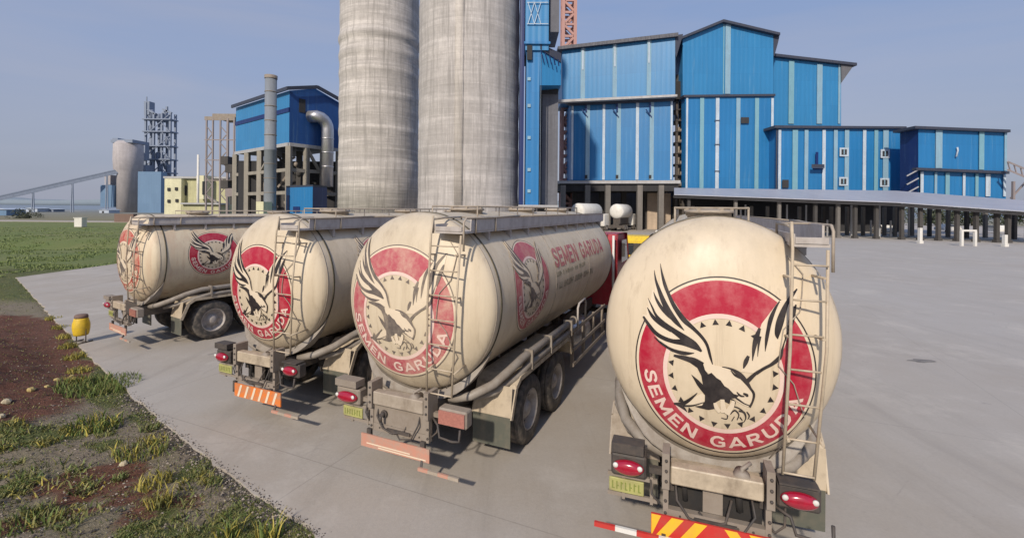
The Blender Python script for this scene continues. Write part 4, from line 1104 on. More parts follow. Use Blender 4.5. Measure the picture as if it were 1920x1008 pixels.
# helper for buildings drawn as a front outline with real depth
def front(pts, Y0, Y1=None):
    """pixel outline -> points on a vertical plane running from depth Y0 (left end) to Y1 (right end)"""
    Y1 = Y1 or Y0; xa = min(p[0] for p in pts); xb = max(p[0] for p in pts); pa = at(xa, HOR, Y0); pb = at(xb, HOR, Y1)
    res = []
    for px, py in pts:
        ux, uy = uv(px, py); k = ux / F
        # intersect ray X = k Y with line pa->pb
        dx, dy = pb.x - pa.x, pb.y - pa.y
        t = (k * pa.y - pa.x) / (dx - k * dy); X = pa.x + dx * t; Y = pa.y + dy * t
        res.append(Vector((X, Y, H - Y * uy / F)))
    return res
def strip(px, w, py0, py1, Y0, m, parent, name='pale_strip', xr=None, off=.08):
    if xr: pl, pr, Ya, Yb = xr; f0 = (px - pl) / (pr - pl); Y = Ya + (Yb - Ya) * f0
    else: Y = Y0
    a = at(px - w / 2, py1, Y - off); b_ = at(px + w / 2, py0, Y - off)
    mb = MB(); mb.box(a.x, b_.x, Y - off, Y - off + .06, a.z, b_.z); return mb.build(name, m, parent)

# ------------------------------------------------------------------ blue elevator tower beside the big silo
bt = empty('elevator_tower', at(1010, 430, 62), 0, 'narrow blue clad elevator tower standing against the grey silo', 'tower')
bt.location = (0, 0, 0)
def tbox(par, name, m, px0, px1, py0, py1, Y, D, zmin=None):
    a = at(px0, py1, Y); b_ = at(px1, py0, Y); mb = MB(); mb.box(a.x, b_.x, Y, Y + D, a.z if zmin is None else zmin, b_.z); return mb.build(name, m, par)
tbox(bt, 'shaft_cladding', M['blue_low'], 985, 1012, 95, 384, 61, 6)
tbox(bt, 'side_cladding', M['navy'], 973, 984.7, -80, 386, 62.5, 8)  # blue side face with its shade painted into the colour
tbox(bt, 'corner_trim', M['strip_w'], 1012.3, 1014.8, 82, 388, 60.8, .4)
tbox(bt, 'concrete_wall', M['grey_wall'], 1015, 1047, 160, 388, 64, 9)
tbox(bt, 'head_house', M['blue'], 985, 1030, -80, 94, 60.7, 7)
tbox(bt, 'head_house_side', M['grey_wall'], 1030.2, 1049, -30, 60, 61.5, 6)
mb = MB(); P_ = [at(1012, 80, 60.9), at(1052, 116, 62), at(1052, 160, 62), at(1012, 160, 60.9)]
mb.extrude(P_, (0, 7, 0)); mb.build('gallery', M['blue'], bt)
mb = MB(); P_ = [at(1013, 82, 60.6), at(1052, 100, 61.8), at(1052, 117, 61.8), at(1013, 92, 60.6)]; mb.extrude(P_, (0, .25, 0)); mb.build('gallery_roof', M['roof_edge'], bt)
mb = MB()
for k in range(5): mb.bar(at(1014 + k * 8, 95 + k * 4, 60.5), at(1020 + k * 7, 118 + k * 1.5, 60.9), .12)
mb.build('gallery_brace', M['navy'], bt)
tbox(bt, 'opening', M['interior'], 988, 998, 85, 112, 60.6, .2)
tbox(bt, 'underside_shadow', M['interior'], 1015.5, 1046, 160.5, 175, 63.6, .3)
for y in (148, 198, 258, 318, 358): tbox(bt, 'window', M['strip'], 989, 995, y - 3, y + 3, 60.85, .1)
tbox(bt, 'base_ledge', M['ledge'], 972, 1046, 384.5, 388, 60, 8); tbox(bt, 'base_wall', M['interior'], 974, 1046, 388.5, 402, 61.5, 8, 0)
mb = MB()
for k in range(2): mb.bar(at(990 + k * 12, 45, 60.5), at(1002 + k * 12, 5, 60.5), .07); mb.bar(at(1002 + k * 12, 45, 60.5), at(990 + k * 12, 5, 60.5), .07)
for y in (5, 45): mb.bar(at(988, y, 60.5), at(1028, y, 60.5), .08)
mb.build('frame_bracing', M['strip_w'], bt)
tbox(bt, 'ledge_strip', M['blue_low'], 983, 1032, 78, 82, 60.4, .25)

# red lattice tower
def lattice(name, px, Y, wpx, py_top, m, label, zbot=0, thick=.25, segs=12, cat='tower'):
    e = empty(name, (at(px, HOR, Y).x, Y, 0), 0, label, cat); hw = wpx / 2 * Y / F; zt = at(px, py_top, Y).z
    mb = MB(); mc = MB()
    for sx_ in (-1, 1):
        for sy_ in (-1, 1): mc.bar((sx_ * hw, sy_ * hw, zbot), (sx_ * hw, sy_ * hw, zt), thick * 1.4)
    dz = (zt - zbot) / segs
    for k in range(segs):
        z = zbot + k * dz; s_ = 1 if k % 2 else -1
        for sy_ in (-1, 1):
            mb.bar((-hw * s_, sy_ * hw, z), (hw * s_, sy_ * hw, z + dz), thick); mb.bar((-hw, sy_ * hw, z + dz), (hw, sy_ * hw, z + dz), thick)
        for sx_ in (-1, 1): mb.bar((sx_ * hw, -hw, z), (sx_ * hw, hw, z + dz), thick)
    mc.build('leg_frame', m, e); mb.build('bracing', m, e); return e
lattice('crane_mast', 1063, 96, 22, -60, M['pinksteel'], 'red steel lattice mast rising behind the blue tower', thick=.45, segs=22, cat='crane mast')

# ------------------------------------------------------------------ building B (two stacked blue volumes)
B = empty('blue_building', (0, 0, 0), 0, 'blue clad building with slanted roofline beside the elevator tower, raised on columns', 'building')
def wall(par, name, m, pts, Y0, Y1=None, D=10):
    mb = MB(); mb.extrude(front(pts, Y0, Y1), (0, D, 0)); return mb.build(name, m, par)
wall(B, 'upper_wall', M['blue'], [(1054, 88), (1266, 65), (1266, 178), (1054, 188)], 88, 82)
wall(B, 'lower_wall', M['blue_low'], [(1070, 194), (1262, 186), (1262, 338), (1070, 338)], 88.5, 83.5)
wall(B, 'roof', M['roof_edge'], [(1046, 87), (1272, 61), (1272, 68), (1046, 93)], 87.2, 81.2, 12)
wall(B, 'roof_overhang', M['roof_edge'], [(1266.5, 66), (1281, 64), (1268, 108), (1266.5, 100)], 82, 82, 9)
wall(B, 'middle_ledge', M['ledge'], [(1046, 187), (1270, 177), (1270, 181), (1046, 192)], 87, 81.5, 1.2)
wall(B, 'middle_shadow_beam', M['roof_edge'], [(1054, 190), (1264, 181), (1264, 189), (1070, 197)], 88, 83, 1)
wall(B, 'base_ledge', M['ledge'], [(1046, 339), (1276, 338), (1276, 344), (1046, 344)], 86.5, 81.5, 12)
wall(B, 'floor_beam', M['interior'], [(1050, 344), (1272, 344), (1272, 358), (1050, 358)], 87, 82, 11)
xr = (1054, 1266, 88, 82)
for px, py0, py1 in ((1093, 86, 185), (1153, 80, 182), (1217, 73, 179)):
    strip(px, 9, py0, py1, 0, M['strip'], B, xr=xr, off=.15); strip(px, 3, py0 + 3, py0 + 45, 0, M['strip_w'], B, xr=xr, off=.25)
for px, w_, m in ((1073, 5, 'strip_w'), (1132, 6, 'strip_w'), (1195, 7, 'strip_w'), (1259, 5, 'strip_w'), (1102, 9, 'strip'), (1160, 9, 'strip'), (1222, 9, 'strip')):
    strip(px, w_, 197 - (px - 1070) * .04, 337, 0, M[m], B, xr=(1070, 1262, 88.5, 83.5), off=.18)
for px in (1099, 1157, 1219):
    o = strip(px, 5, 328, 335, 0, M['interior'], B, 'hatch', (1070, 1262, 88.5, 83.5), .3)
    mb = MB(); Y = 88.5 - (px - 1070) / 192 * 5 - .35; mb.bar(at(px - 8, 205, Y), at(px + 3, 220, Y), .15); mb.bar(at(px, 192, Y), at(px, 210, Y), .25); mb.build('bracket', M['navy'], B)
for k, px in enumerate((1056, 1078, 1102, 1128, 1140, 1170, 1200, 1212, 1240, 1268)):
    Y = 86 - (px - 1056) * .02 + (k % 2) * 6
    mb = MB(); c_ = at(px, 400, Y); mb.box(c_.x - .45, c_.x + .45, Y, Y + .9, 0, at(px, 345, Y).z - .2); mb.build('column', M['column'] if k % 2 == 0 else M['dkcolumn'], B)
mb = MB(); a = at(1050, 400, 98); b_ = at(1278, 352, 98); mb.box(a.x, b_.x, 98, 98.4, 0, b_.z); mb.build('back_wall', M['grey_wall'], B)
o = pbox(1214, 1258, 362, 398, 88.5, 3, M['beige'], 'cabin'); tag(o, 'beige box cabin under the blue building with slanted roofline', 'cabin')
# dark stair and pipe tower in the gap
G = empty('pipe_tower', (0, 0, 0), 0, 'dark stair and pipe tower in the gap between two blue buildings', 'tower')
mb = MB()
for px in (1268, 1281):
    for Y in (86, 90): c_ = at(px, 400, Y); mb.box(c_.x - .2, c_.x + .2, Y, Y + .4, 0, at(px, 140, Y).z)
for k in range(12):
    z = 4 + k * 2.0; a = at(1266, 400, 86).x; b_ = at(1283, 400, 86).x; mb.box(a, b_, 85.9, 90.5, z, z + .2)
mb.build('frame', M['dark'], G)
mb = MB(); c_ = at(1276, 400, 88); mb.tube([(c_.x, 88, 0), (c_.x, 88, at(1276, 160, 88).z)], .5, 12); mb.tube([(c_.x - .9, 87, 8), (c_.x - .9, 87, 19)], .3, 10); mb.build('duct', M['grey'], G)
mb = MB(); c_ = at(1272, 165, 85); mb.box(c_.x - .8, c_.x + .6, 85, 87, c_.z - 2, c_.z + 1.2); mb.build('motor_housing', M['black'], G)

# ------------------------------------------------------------------ building C (gabled) and its extension
C = empty('blue_building', (0, 0, 0), 0, 'tall blue clad building with pointed gable roof and lower wing to its right', 'building')
wall(C, 'gable_wall', M['blue'], [(1280, 73), (1357, 42), (1450, 66), (1450, 182), (1280, 182)], 84, 84, 24)
# gable roof as two slabs running back
def slab(par, name, m, a, b_, Y, th, D, over=.8):
    A_ = at(*a, Y - over); B_ = at(*b_, Y - over); mb = MB(); up = Vector((0, 0, th)); mb.extrude([A_, B_, B_ + up, A_ + up], (0, D, 0)); return mb.build(name, m, par)
slab(C, 'roof', M['roof_edge'], (1276, 74), (1357, 41), 84, .45, 26); slab(C, 'roof', M['roof_edge'], (1357, 41), (1463, 66), 84, .45, 26)
wall(C, 'roof_overhang', M['roof_edge'], [(1450.5, 66), (1462, 66), (1459, 80), (1452, 105), (1450.5, 105)], 84, 84, 20)
wall(C, 'wing_wall', M['blue'], [(1450.4, 104), (1577, 120), (1577, 240), (1450.4, 240)], 88, 88, 18)
slab(C, 'roof', M['roof_edge'], (1450, 105), (1607, 123), 88, .5, 20)
wall(C, 'wing_overhang', M['grey_wall'], [(1577.4, 121), (1600, 124), (1578, 155)], 87.6, 87.6, 18)
wall(C, 'front_wall', M['blue_low'], [(1285, 182), (1452, 180), (1452, 357), (1285, 357)], 82, 82, 1.9)
wall(C, 'front_ledge', M['roof_edge'], [(1282, 178), (1454, 176), (1454, 180), (1282, 182)], 81.6, 81.6, 2)
strip(1365, 11, 46, 176, 84, M['strip'], C, off=.2)
strip(1357, 3, 46, 176, 84, M['strip_g'], C, off=.1)
for px, m in ((1484, 'strip_g'), (1537, 'strip')): strip(px, 11, 110 + (px - 1450) * .12, 232, 88, M[m], C, off=.2)
strip(1574, 5, 121, 232, 88, M['strip'], C, off=.15)
for px, w_, m in ((1288, 5, 'strip_w'), (1316, 9, 'strip_g'), (1345, 8, 'strip_w'), (1384, 9, 'strip'), (1419, 9, 'strip_g'), (1448, 6, 'strip_w')): strip(px, w_, 184, 356, 82, M[m], C, off=.2)
strip(1397, 15, 220, 231, 82, M['interior'], C, 'window', off=.35)
for py in (225, 270, 320): strip(1345, 10, py, py + 1.5, 82, M['roof_edge'], C, 'clamp', off=.3)

# building D
Dd = empty('blue_building', (0, 0, 0), 0, 'long low blue clad building with four small white-framed square windows', 'building')
wall(Dd, 'wall', M['blue_low'], [(1460, 240), (1692, 240), (1692, 362), (1460, 362)], 79, 79, 10)
wall(Dd, 'roof', M['roof_edge'], [(1453, 235), (1700, 237), (1700, 241), (1453, 240)], 78.4, 78.4, 12)
strip(1456.5, 4, 238, 357, 79, M['roof_edge'], Dd, 'corner_post', off=.1)
for px, w_, m in ((1462, 6, 'strip_w'), (1491, 11, 'strip_g'), (1512, 8, 'strip'), (1545, 7, 'strip_w'), (1567, 8, 'strip'), (1588, 9, 'strip'), (1621, 7, 'strip_w'), (1643, 8, 'strip_g'), (1661, 11, 'strip')): strip(px, w_, 243, 358, 79, M[m], Dd, off=.2)
for px, py in ((1583, 285), (1660, 288), (1582, 340), (1659, 342)):
    w_ = strip(px, 17, py - 8, py + 8, 79, M['strip_w'], Dd, 'window', off=.3); strip(px, 10, py - 5, py + 5, 79, M['interior'], w_, 'pane', off=.34)
    strip(px, 2, py - 4.6, py + 4.6, 79, M['strip'], w_, 'mullion', off=.38)
strip(1473, 12, 337, 352, 79, M['interior'], Dd, 'doorway', off=.35)
strip(1534, 24, 308, 315, 79, M['roof_edge'], Dd, 'awning', off=1.2); strip(1532, 5, 285, 308, 79, M['navy'], Dd, 'bracket', off=.5); strip(1534, 20, 315.5, 318, 79, M['navy'], Dd, 'awning_shadow', off=.5)

# building E
E = empty('blue_building', (0, 0, 0), 0, 'far right blue clad block with navy shaded side and lower striped band', 'building')
wall(E, 'upper_wall', M['blue_low'], [(1722, 240), (1888, 246), (1888, 322), (1722, 316)], 72, 72, 3.0)
wall(E, 'lower_wall', M['blue_low'], [(1726, 320), (1886, 326), (1886, 374), (1726, 366)], 72.3, 72.3, 2.7)
wall(E, 'roof', M['roof_edge'], [(1716, 236), (1895, 243), (1895, 248), (1716, 241)], 71.3, 71.3, 4.2)
wall(E, 'side_wall', M['navy'], [(1688, 242), (1721.6, 240), (1721.6, 366), (1688, 362)], 75.2, 71.9, .05)  # shade on the blue side painted in as darker cladding
wall(E, 'middle_ledge', M['roof_edge'], [(1718, 314), (1893, 321), (1893, 326), (1718, 319)], 71.4, 71.4, .8)
for px, w_, m, a_, b_ in ((1761, 13, 'strip', 243, 315), (1841, 10, 'strip_g', 246, 318), (1886, 5, 'strip', 248, 320)): strip(px, w_, a_, b_, 72, M[m], E, off=.2)
for px, w_, m in ((1729, 6, 'strip_w'), (1755, 5, 'strip'), (1777, 8, 'strip_g'), (1808, 5, 'strip_w'), (1832, 6, 'strip_g'), (1853, 9, 'strip_w'), (1884, 5, 'strip_w')): strip(px, w_, 322 + (px - 1726) * .035, 368, 72.3, M[m], E, off=.2)
mb = MB(); mb.tube([at(1795, 276, 71.7), at(1796, 282, 71.7), at(1793, 294, 71.7)], .12, 6); mb.build('bracket', M['strip_w'], E)
mb = MB()
for k in range(3): mb.bar(at(1700, 330 + k * 16, 71.6), at(1722, 318 + k * 16, 71.6), .15)
mb.build('stair_brace', M['ledge'], E)

# right-hand steel gallery
gq = empty('conveyor_gallery', (0, 0, 0), 0, 'thin brown steel conveyor truss at the right picture edge', 'conveyor')
mb = MB()
A_, B_ = at(1889, 303, 70), at(1990, 345, 66); mb.bar(A_, B_, .25)
A2, B2 = at(1889, 318, 70), at(1990, 360, 66); mb.bar(A2, B2, .25)
for k in range(9): 
    a = A_.lerp(B_, k / 8); b_ = A2.lerp(B2, (k + .5) / 8.5 if k < 8 else 1); mb.bar(a, b_, .12)
mb.build('truss', M['brownsteel'], gq)
mb = MB()
for px in (1900, 1925, 1975): p = at(px, 340, 68); mb.bar((p.x, 68, 0), (p.x, 68, p.z), .3)
mb.bar(at(1895, 372, 69), at(1935, 328, 68.6), .2)
mb.build('support_leg', M['brownsteel'], gq)

# ------------------------------------------------------------------ canopy with columns
cn = empty('loading_canopy', (0, 0, 0), 0, 'long grey sheet canopy on columns in front of the blue buildings', 'canopy')
CL = dict(l=(1264, 71.5), r=(1990, 54))
def canY(px): f_ = (px - 1264) / (1990 - 1264); return 71.5 + (54 - 71.5) * f_
def cyf(px): return 364 + (px - 1264) * .035 + max(0, px - 1680) * .035
mbv = []; pts_f, pts_b = [], []
for px in (1264, 1400, 1540, 1680, 1700, 1820, 1920, 1990):
    Yf = canY(px); yf = cyf(px)
    f_ = at(px, yf, Yf)
    bk = at(px, 352 + max(0, px - 1264) * .013 + max(0, px - 1680) * .062, Yf + 8)
    pts_f.append(f_); pts_b.append(Vector((bk.x, Yf + 8, bk.z)))
mb = MB(); rings = []
for a, b_ in zip(pts_f, pts_b): rings.append([a, a - Vector((0, 0, .12)), b_ - Vector((0, 0, .12)), b_])
mb.loft(rings, True, True); mb.build('roof_sheet', M['canopy'], cn)
mb = MB(); 
for a, b_ in zip(pts_f[:-1], pts_f[1:]): mb.bar(a + Vector((0, .3, -.35)), b_ + Vector((0, .3, -.35)), .2, .4)
mb.build('edge_beam', M['interior'], cn)
for px in (1292, 1380, 1462, 1530, 1573, 1605, 1645, 1693, 1728, 1762, 1797, 1833, 1872, 1893, 1950):
    Y = canY(px) + .6; top = at(px, cyf(px) + 4, Y).z - .1; c_ = at(px, 420, Y)
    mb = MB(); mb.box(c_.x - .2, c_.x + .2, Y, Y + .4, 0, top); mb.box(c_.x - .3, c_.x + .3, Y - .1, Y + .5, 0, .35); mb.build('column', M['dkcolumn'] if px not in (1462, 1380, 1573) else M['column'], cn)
for px in (1300, 1345, 1410, 1440, 1500, 1545, 1560, 1590, 1620, 1660, 1680, 1712, 1745, 1780, 1815, 1850, 1905):
    Y = canY(px) + 8.5 + (px % 3); c_ = at(px, 420, Y)
    mb = MB(); mb.box(c_.x - .2, c_.x + .2, Y, Y + .4, 0, 4.4); mb.build('column', M['dkcolumn'] if px % 2 else M['column'], cn)
for k, px in enumerate((1330, 1398, 1424, 1476, 1488, 1512, 1552, 1597, 1634, 1650, 1671, 1705)):
    Y = canY(px) + 4 + (k % 3) * 1.5; c_ = at(px, 420, Y); mb = MB(); mb.box(c_.x - .09, c_.x + .09, Y, Y + .18, .0, 4.6 if k % 2 else 2.4); mb.build('pipe_post', M['ledge'], cn)
# dark undercroft walls
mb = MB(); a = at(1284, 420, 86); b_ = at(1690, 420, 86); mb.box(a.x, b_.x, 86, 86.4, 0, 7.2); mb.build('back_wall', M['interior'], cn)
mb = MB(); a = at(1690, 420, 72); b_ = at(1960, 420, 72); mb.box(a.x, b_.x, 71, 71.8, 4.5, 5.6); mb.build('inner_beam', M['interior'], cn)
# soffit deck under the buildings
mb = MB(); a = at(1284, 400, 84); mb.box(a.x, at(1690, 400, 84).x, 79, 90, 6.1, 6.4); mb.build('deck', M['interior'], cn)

# white gate frames and bollards before the canopy
def gate(px0, px1, py0, py1, label):
    p = gp((px0 + px1) / 2, py1); Y = p.y; e_ = empty('height_frame', (p.x, Y, 0), 0, label, 'barrier frame'); hw = abs(px1 - px0) / 2 * Y / F; hh = at(px0, py0, Y).z
    for s_ in (-1, 1): mb = MB(); mb.box(s_ * hw - .12, s_ * hw + .12, -.12, .12, 0, hh - .1); mb.build('post', M['white_paint'], e_)
    mb = MB(); mb.box(-hw - .12, hw + .12, -.1, .1, hh - .0995, hh + .1); mb.build('crossbar', M['white_paint'], e_)
gate(1803, 1828, 432, 461, 'white painted inverted-U barrier frame in front of the canopy columns')
def post(px, py0, py1, label, group='white posts in front of the canopy'):
    p = gp(px, py1); hh = at(px, py0, p.y).z; mb = MB(); mb.box(-.16, .16, -.16, .16, 0, hh); mb.box(-.22, .22, -.22, .22, 0, .3)
    o = mb.build('guard_post', M['white_paint']); o.location = p; tag(o, label, 'post', group)
post(1725, 427, 456, 'white guard post left of the inverted-U frame, standing before the canopy')
post(1796, 424, 452, 'white guard post touching the left side of the inverted-U frame')
post(1884, 440, 462, 'white guard post right of the inverted-U frame, nearest the right picture edge')

# ------------------------------------------------------------------ left blue filter building on steel frame
Fb = empty('filter_building', (0, 0, 0), 0, 'blue clad filter house on a concrete frame left of the silos', 'building')
Pc = at(541, HOR, 95); Pl = at(441, HOR, 112); Pr = at(634, HOR, 104)
zb, ze = 17.0 - 1.2, 27.5
def zat(px, py, Y): return at(px, py, Y).z
zb = zat(541, 272, 95); ze = zat(541, 170, 95) ; zr = ze + 1.6
back = Pl + (Pr - Pc)
def wpoly(a, b_, z0, z1, off, m, name, par, th=.3):
    d_ = (b_ - a); nrm = Vector((d_.y, -d_.x, 0)).normalized()
    if nrm.y > 0: nrm = -nrm
    mb = MB(); A_ = Vector((a.x, a.y, z0)) + nrm * off; B_ = Vector((b_.x, b_.y, z0)) + nrm * off
    mb.extrude([A_, B_, B_ + Vector((0, 0, z1 - z0)), A_ + Vector((0, 0, z1 - z0))], -nrm * th); return mb.build(name, m, par)
mb = MB()
mid = (Pc + Pr) / 2; midb = (Pl + back) / 2
V3 = lambda p, z: Vector((p.x, p.y, z))
rf = [V3(Pc, zb), V3(Pr, zb), V3(Pr, ze - .3), V3(mid, zr), V3(Pc, ze)]; rb_ = [V3(Pl, zb), V3(back, zb), V3(back, ze - .3), V3(midb, zr), V3(Pl, ze)]
mb.add(rf + rb_, [(0, 1, 2, 3, 4), (9, 8, 7, 6, 5), (0, 4, 9, 5), (1, 6, 7, 2), (4, 3, 8, 9), (3, 2, 7, 8), (0, 5, 6, 1)])
for i, f in enumerate(mb.f):
    mb.m[i] = {0: 1, 1: 1, 2: 0, 3: 1, 4: 2, 5: 2, 6: 2}[i]
M['navy_far'] = clad('navy_gable_cladding', (.012, .075, .28), .02); mb.build('wall', [M['blue_far'], M['navy_far'], M['roof_edge']], Fb)  # gable is the blue cladding with its shade painted in
mb = MB()
dd = (Pl - Pc).normalized(); gg = (Pr - Pc).normalized()
for (p, q) in (((V3(Pc, ze) - gg * .8 - dd * .8), (V3(Pl, ze) - gg * .8 + dd * .5)), (V3(Pc, ze) - gg * .8 - dd * .8, V3(mid, zr) - dd * .8), (V3(mid, zr) - dd * .8, V3(Pr, ze - .3) + gg * .6 - dd * .8)): mb.bar(p + Vector((0, 0, .2)), q + Vector((0, 0, .2)), .3, .7)
mb.build('roof_edge', M['roof_edge'], Fb)
wpoly(Pc, Pl, zat(541, 207, 95) - .3, zat(541, 207, 95) + .6, .15, M['navy'], 'band', Fb)
wpoly(Pc, Pr, zb - .2, zb + .5, .3, M['ledge'], 'base_ledge', Fb); wpoly(Pc, Pl, zb - .2, zb + .5, .3, M['ledge'], 'base_ledge', Fb)
a = Pc.lerp(Pr, .18); b_ = Pc.lerp(Pr, .30); wpoly(a, b_, ze - 4, ze - 1.2, .1, M['interior'], 'opening', Fb)
cols_ = [Pc.lerp(Pl, k / 4) for k in range(5)] + [Pc.lerp(Pr, k / 3) for k in (1, 2, 3)] + [back] + [p + (Pr - Pc) * .5 for p in [Pc.lerp(Pl, k / 4) for k in (1, 2, 3)]]
for k, p in enumerate(cols_):
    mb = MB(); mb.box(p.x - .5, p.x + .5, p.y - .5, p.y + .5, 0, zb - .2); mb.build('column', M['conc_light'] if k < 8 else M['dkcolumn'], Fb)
for z in (zb - 5, 6.5):
    mb = MB()
    for (p, q) in ((Pc, Pl), (Pc, Pr), (Pl, back), (Pr, back)): mb.bar(V3(p, z), V3(q, z), .5, .7)
    mb.build('floor_beam', M['conc_light'], Fb)
mb = MB(); mb.bar(V3(Pc.lerp(Pr, .33), zb), V3(Pc.lerp(Pr, .6), zb - 5), .5); mb.bar(V3(Pc.lerp(Pl, .25), zb), V3(Pc.lerp(Pl, .5), zb - 5), .4); mb.build('brace', M['conc_light'], Fb)
mb = MB(); mb.box(Pl.x + 3, Pr.x - 1, 108, 109, 0, zb - 2); mb.build('machinery_wall', M['interior'], Fb)
for k in range(34):
    p = Pc.lerp(Pl, random.uniform(.02, .95)) + (Pr - Pc) * random.uniform(.1, .9); s_ = random.uniform(.3, 1.1); z = random.uniform(.5, zb - 2.5)
    mb = MB()
    if k % 3: mb.lathe([(s_ * .2, 0), (s_, .4), (s_, s_ * 2), (s_ * .3, s_ * 2.6)], (p.x, p.y, z), 'z', 12)
    else: mb.bar((p.x, p.y, z), (p.x + random.uniform(-3, 3), p.y + random.uniform(-2, 2), z + random.uniform(-2, 3)), .4)
    mb.build('machinery', random.choice([M['brownsteel'], M['grey'], M['dkcolumn'], M['conc_light']]), Fb)
# silver elbow duct on the dark gable side
Pd = Pc.lerp(Pr, .62) - dd * 1.6
mb = MB(); zt = zat(600, 225, 100)
pth = [V3(Pd, 8) + gg * .6, V3(Pd, zt - 2) + gg * .6] + [V3(Pd, zt - 2) + gg * (.6 - 2.4 * (1 - math.cos(t_))) + Vector((0, 0, 2.4 * math.sin(t_))) for t_ in (.3, .6, .9, 1.2, 1.57)] + [V3(Pd, zt + .4) + gg * -2.6 + dd * 1.6]
mb.tube(pth, 1.25, 20)
for z in (zt - 4, zt - 7, zt - 10): mb.lathe([(1.33, -.1), (1.33, .1)], (pth[0].x, pth[0].y, z), 'z', 20)
o = mb.build('duct', M['silver'], Fb)
# chimney
c_ = at(506, HOR, 88); ch = empty('chimney', (c_.x, 88, 0), 0, 'slim grey steel chimney in front of the blue filter house', 'chimney')
mb = MB(); rr = 10.5 * 88 / F; zt = at(506, 142, 88).z; mb.lathe([(rr * 1.15, 0), (rr * 1.1, 2), (rr, 3), (rr, zt * .5), (rr * 1.04, zt * .5 + .05), (rr * 1.04, zt * .5 + .35), (rr * .97, zt * .5 + .4), (rr * .97, zt - .6)], (0, 0, 0), 'z', 28); mb.build('flue', M['chimney'], ch)
mb = MB(); mb.lathe([(rr * 1.06, zt - .6), (rr * 1.06, zt), (rr * .85, zt), (rr * .85, zt - 1)], (0, 0, 0), 'z', 28, caps=False); mb.build('rim', M['grey'], ch)
mb = MB()
for k in range(9): mb.lathe([(rr * 1.035, 0), (rr * 1.035, .12)], (0, 0, 3.5 + k * 2.7), 'z', 28)
mb.build('ring', M['grey'], ch)
# small blue plant room under it
bx = empty('plant_room', (0, 0, 0), 0, 'small blue plant room at the foot of the filter house', 'shed')
a = at(536, HOR, 92); c_ = at(586, HOR, 86); d_ = at(613, HOR, 91); zt = zat(586, 350, 86)
mb = MB(); a.z = c_.z = d_.z = 0; e_ = a + (d_ - c_)
q = [a, c_, d_, e_]; mb.add(q + [p + Vector((0, 0, zt)) for p in q], [(0, 1, 5, 4), (1, 2, 6, 5), (2, 3, 7, 6), (3, 0, 4, 7), (4, 5, 6, 7)]); mb.m = [0, 1, 1, 1, 1]
mb.build('wall', [M['blue_low'], M['navy']], bx)  # all but the left front wall painted dark to stand for shade
mb = MB(); mb.extrude([p + Vector((0, 0, zt + .02)) for p in q], (0, 0, .35)); mb.build('roof', M['roof_edge'], bx)
wpoly(a.lerp(c_, .3), a.lerp(c_, .55), zt * .35, zt * .5, .1, M['navy'], 'louvre', bx); wpoly(a.lerp(c_, .05), a.lerp(c_, .15), 0.2, zt * .8, .1, M['navy'], 'door', bx)
o = pbox(480, 494, 378, 400, 84, 3, M['yellow_wall'], 'hut'); tag(o, 'cream hut just left of the chimney foot', 'hut')

# brown lattice frame left of it
bf = empty('steel_frame', (0, 0, 0), 0, 'open brownish steel frame tower left of the blue filter house', 'frame tower')
mb = MB(); mc = MB()
for px in (386, 398, 412, 426, 438):
    for Y in (126, 134): c_ = at(px, HOR, Y); mb.bar((c_.x, Y, 0), (c_.x, Y, zat(px, 222, Y)), .35 if px != 426 else .5)
for k, py in enumerate((222, 262, 300, 338)):
    for Y in (126, 134): a = at(384, py, Y); b_ = at(441, py, Y); (mc if k == 0 else mb).bar(Vector((a.x, Y, a.z)), Vector((b_.x, Y, a.z)), .3, 1.0 if k == 0 else .25)
a = at(398, 218, 126); b_ = at(442, 218, 126); mc.box(a.x, b_.x, 126, 134, a.z - .3, a.z + .7)
for k in range(9): mb.bar(at(386 + (k % 2) * 12, 235 + k * 16, 126), at(398 - (k % 2) * 12, 251 + k * 16, 126), .2)
for k in range(9): mb.bar(at(412 + (k % 2) * 14, 235 + k * 16, 126), at(426 - (k % 2) * 14, 251 + k * 16, 126), .2)
mb.build('lattice', M['brownsteel'], bf); mc.build('top_deck', M['grey'], bf)
for k in range(6):
    mb = MB(); px = 420 + (k % 3) * 9; c_ = at(px, 300 + k * 15, 124); mb.box(c_.x - 1, c_.x + 1, 124, 126, c_.z - 1.2, c_.z + 1); mb.build('cabinet', random.choice([M['brownsteel'], M['dkcolumn']]), bf)

# yellow building
Yb = empty('yellow_building', (0, 0, 0), 0, 'pale yellow rendered building with small windows left of the steel frame', 'building')
tbox(Yb, 'left_wing', M['yellow_wall'], 308, 340, 335, 405, 150, 8, 0); tbox(Yb, 'stair_block', M['yellow_wall'], 368, 388, 329, 373, 149, 9)
tbox(Yb, 'main_wall', M['olive_wall'], 335, 425, 334, 395, 152, 12, 0); tbox(Yb, 'front_annex', M['olive_wall'], 340, 410, 383, 405, 146, 5, 0)
tbox(Yb, 'roof', M['ledge'], 306, 427, 331.5, 334, 151, 14); tbox(Yb, 'annex_roof', M['ledge'], 338, 412, 380.5, 382.8, 145, 7)
for px, py in ((316, 355), (330, 354), (316, 377), (331, 376)):
    tbox(Yb, 'window', M['interior'], px - 2.5, px + 2.5, py - 3, py + 3, 149.7, .2)
tbox(Yb, 'window', M['interior'], 344, 350, 348, 366, 151.6, .2); tbox(Yb, 'window', M['glass'], 379, 386, 340, 365, 148.7, .2)
mb = MB(); c_ = at(371, HOR, 147); mb.tube([(c_.x, 147, 0), (c_.x, 147, zat(371, 290, 147))], .35, 8); mb.build('vent_pipe', M['white_paint'], Yb)
mb = MB(); mb.bar(at(388, 368, 148), at(408, 380, 147), .8, .5); mb.build('stair', M['conc_light'], Yb)

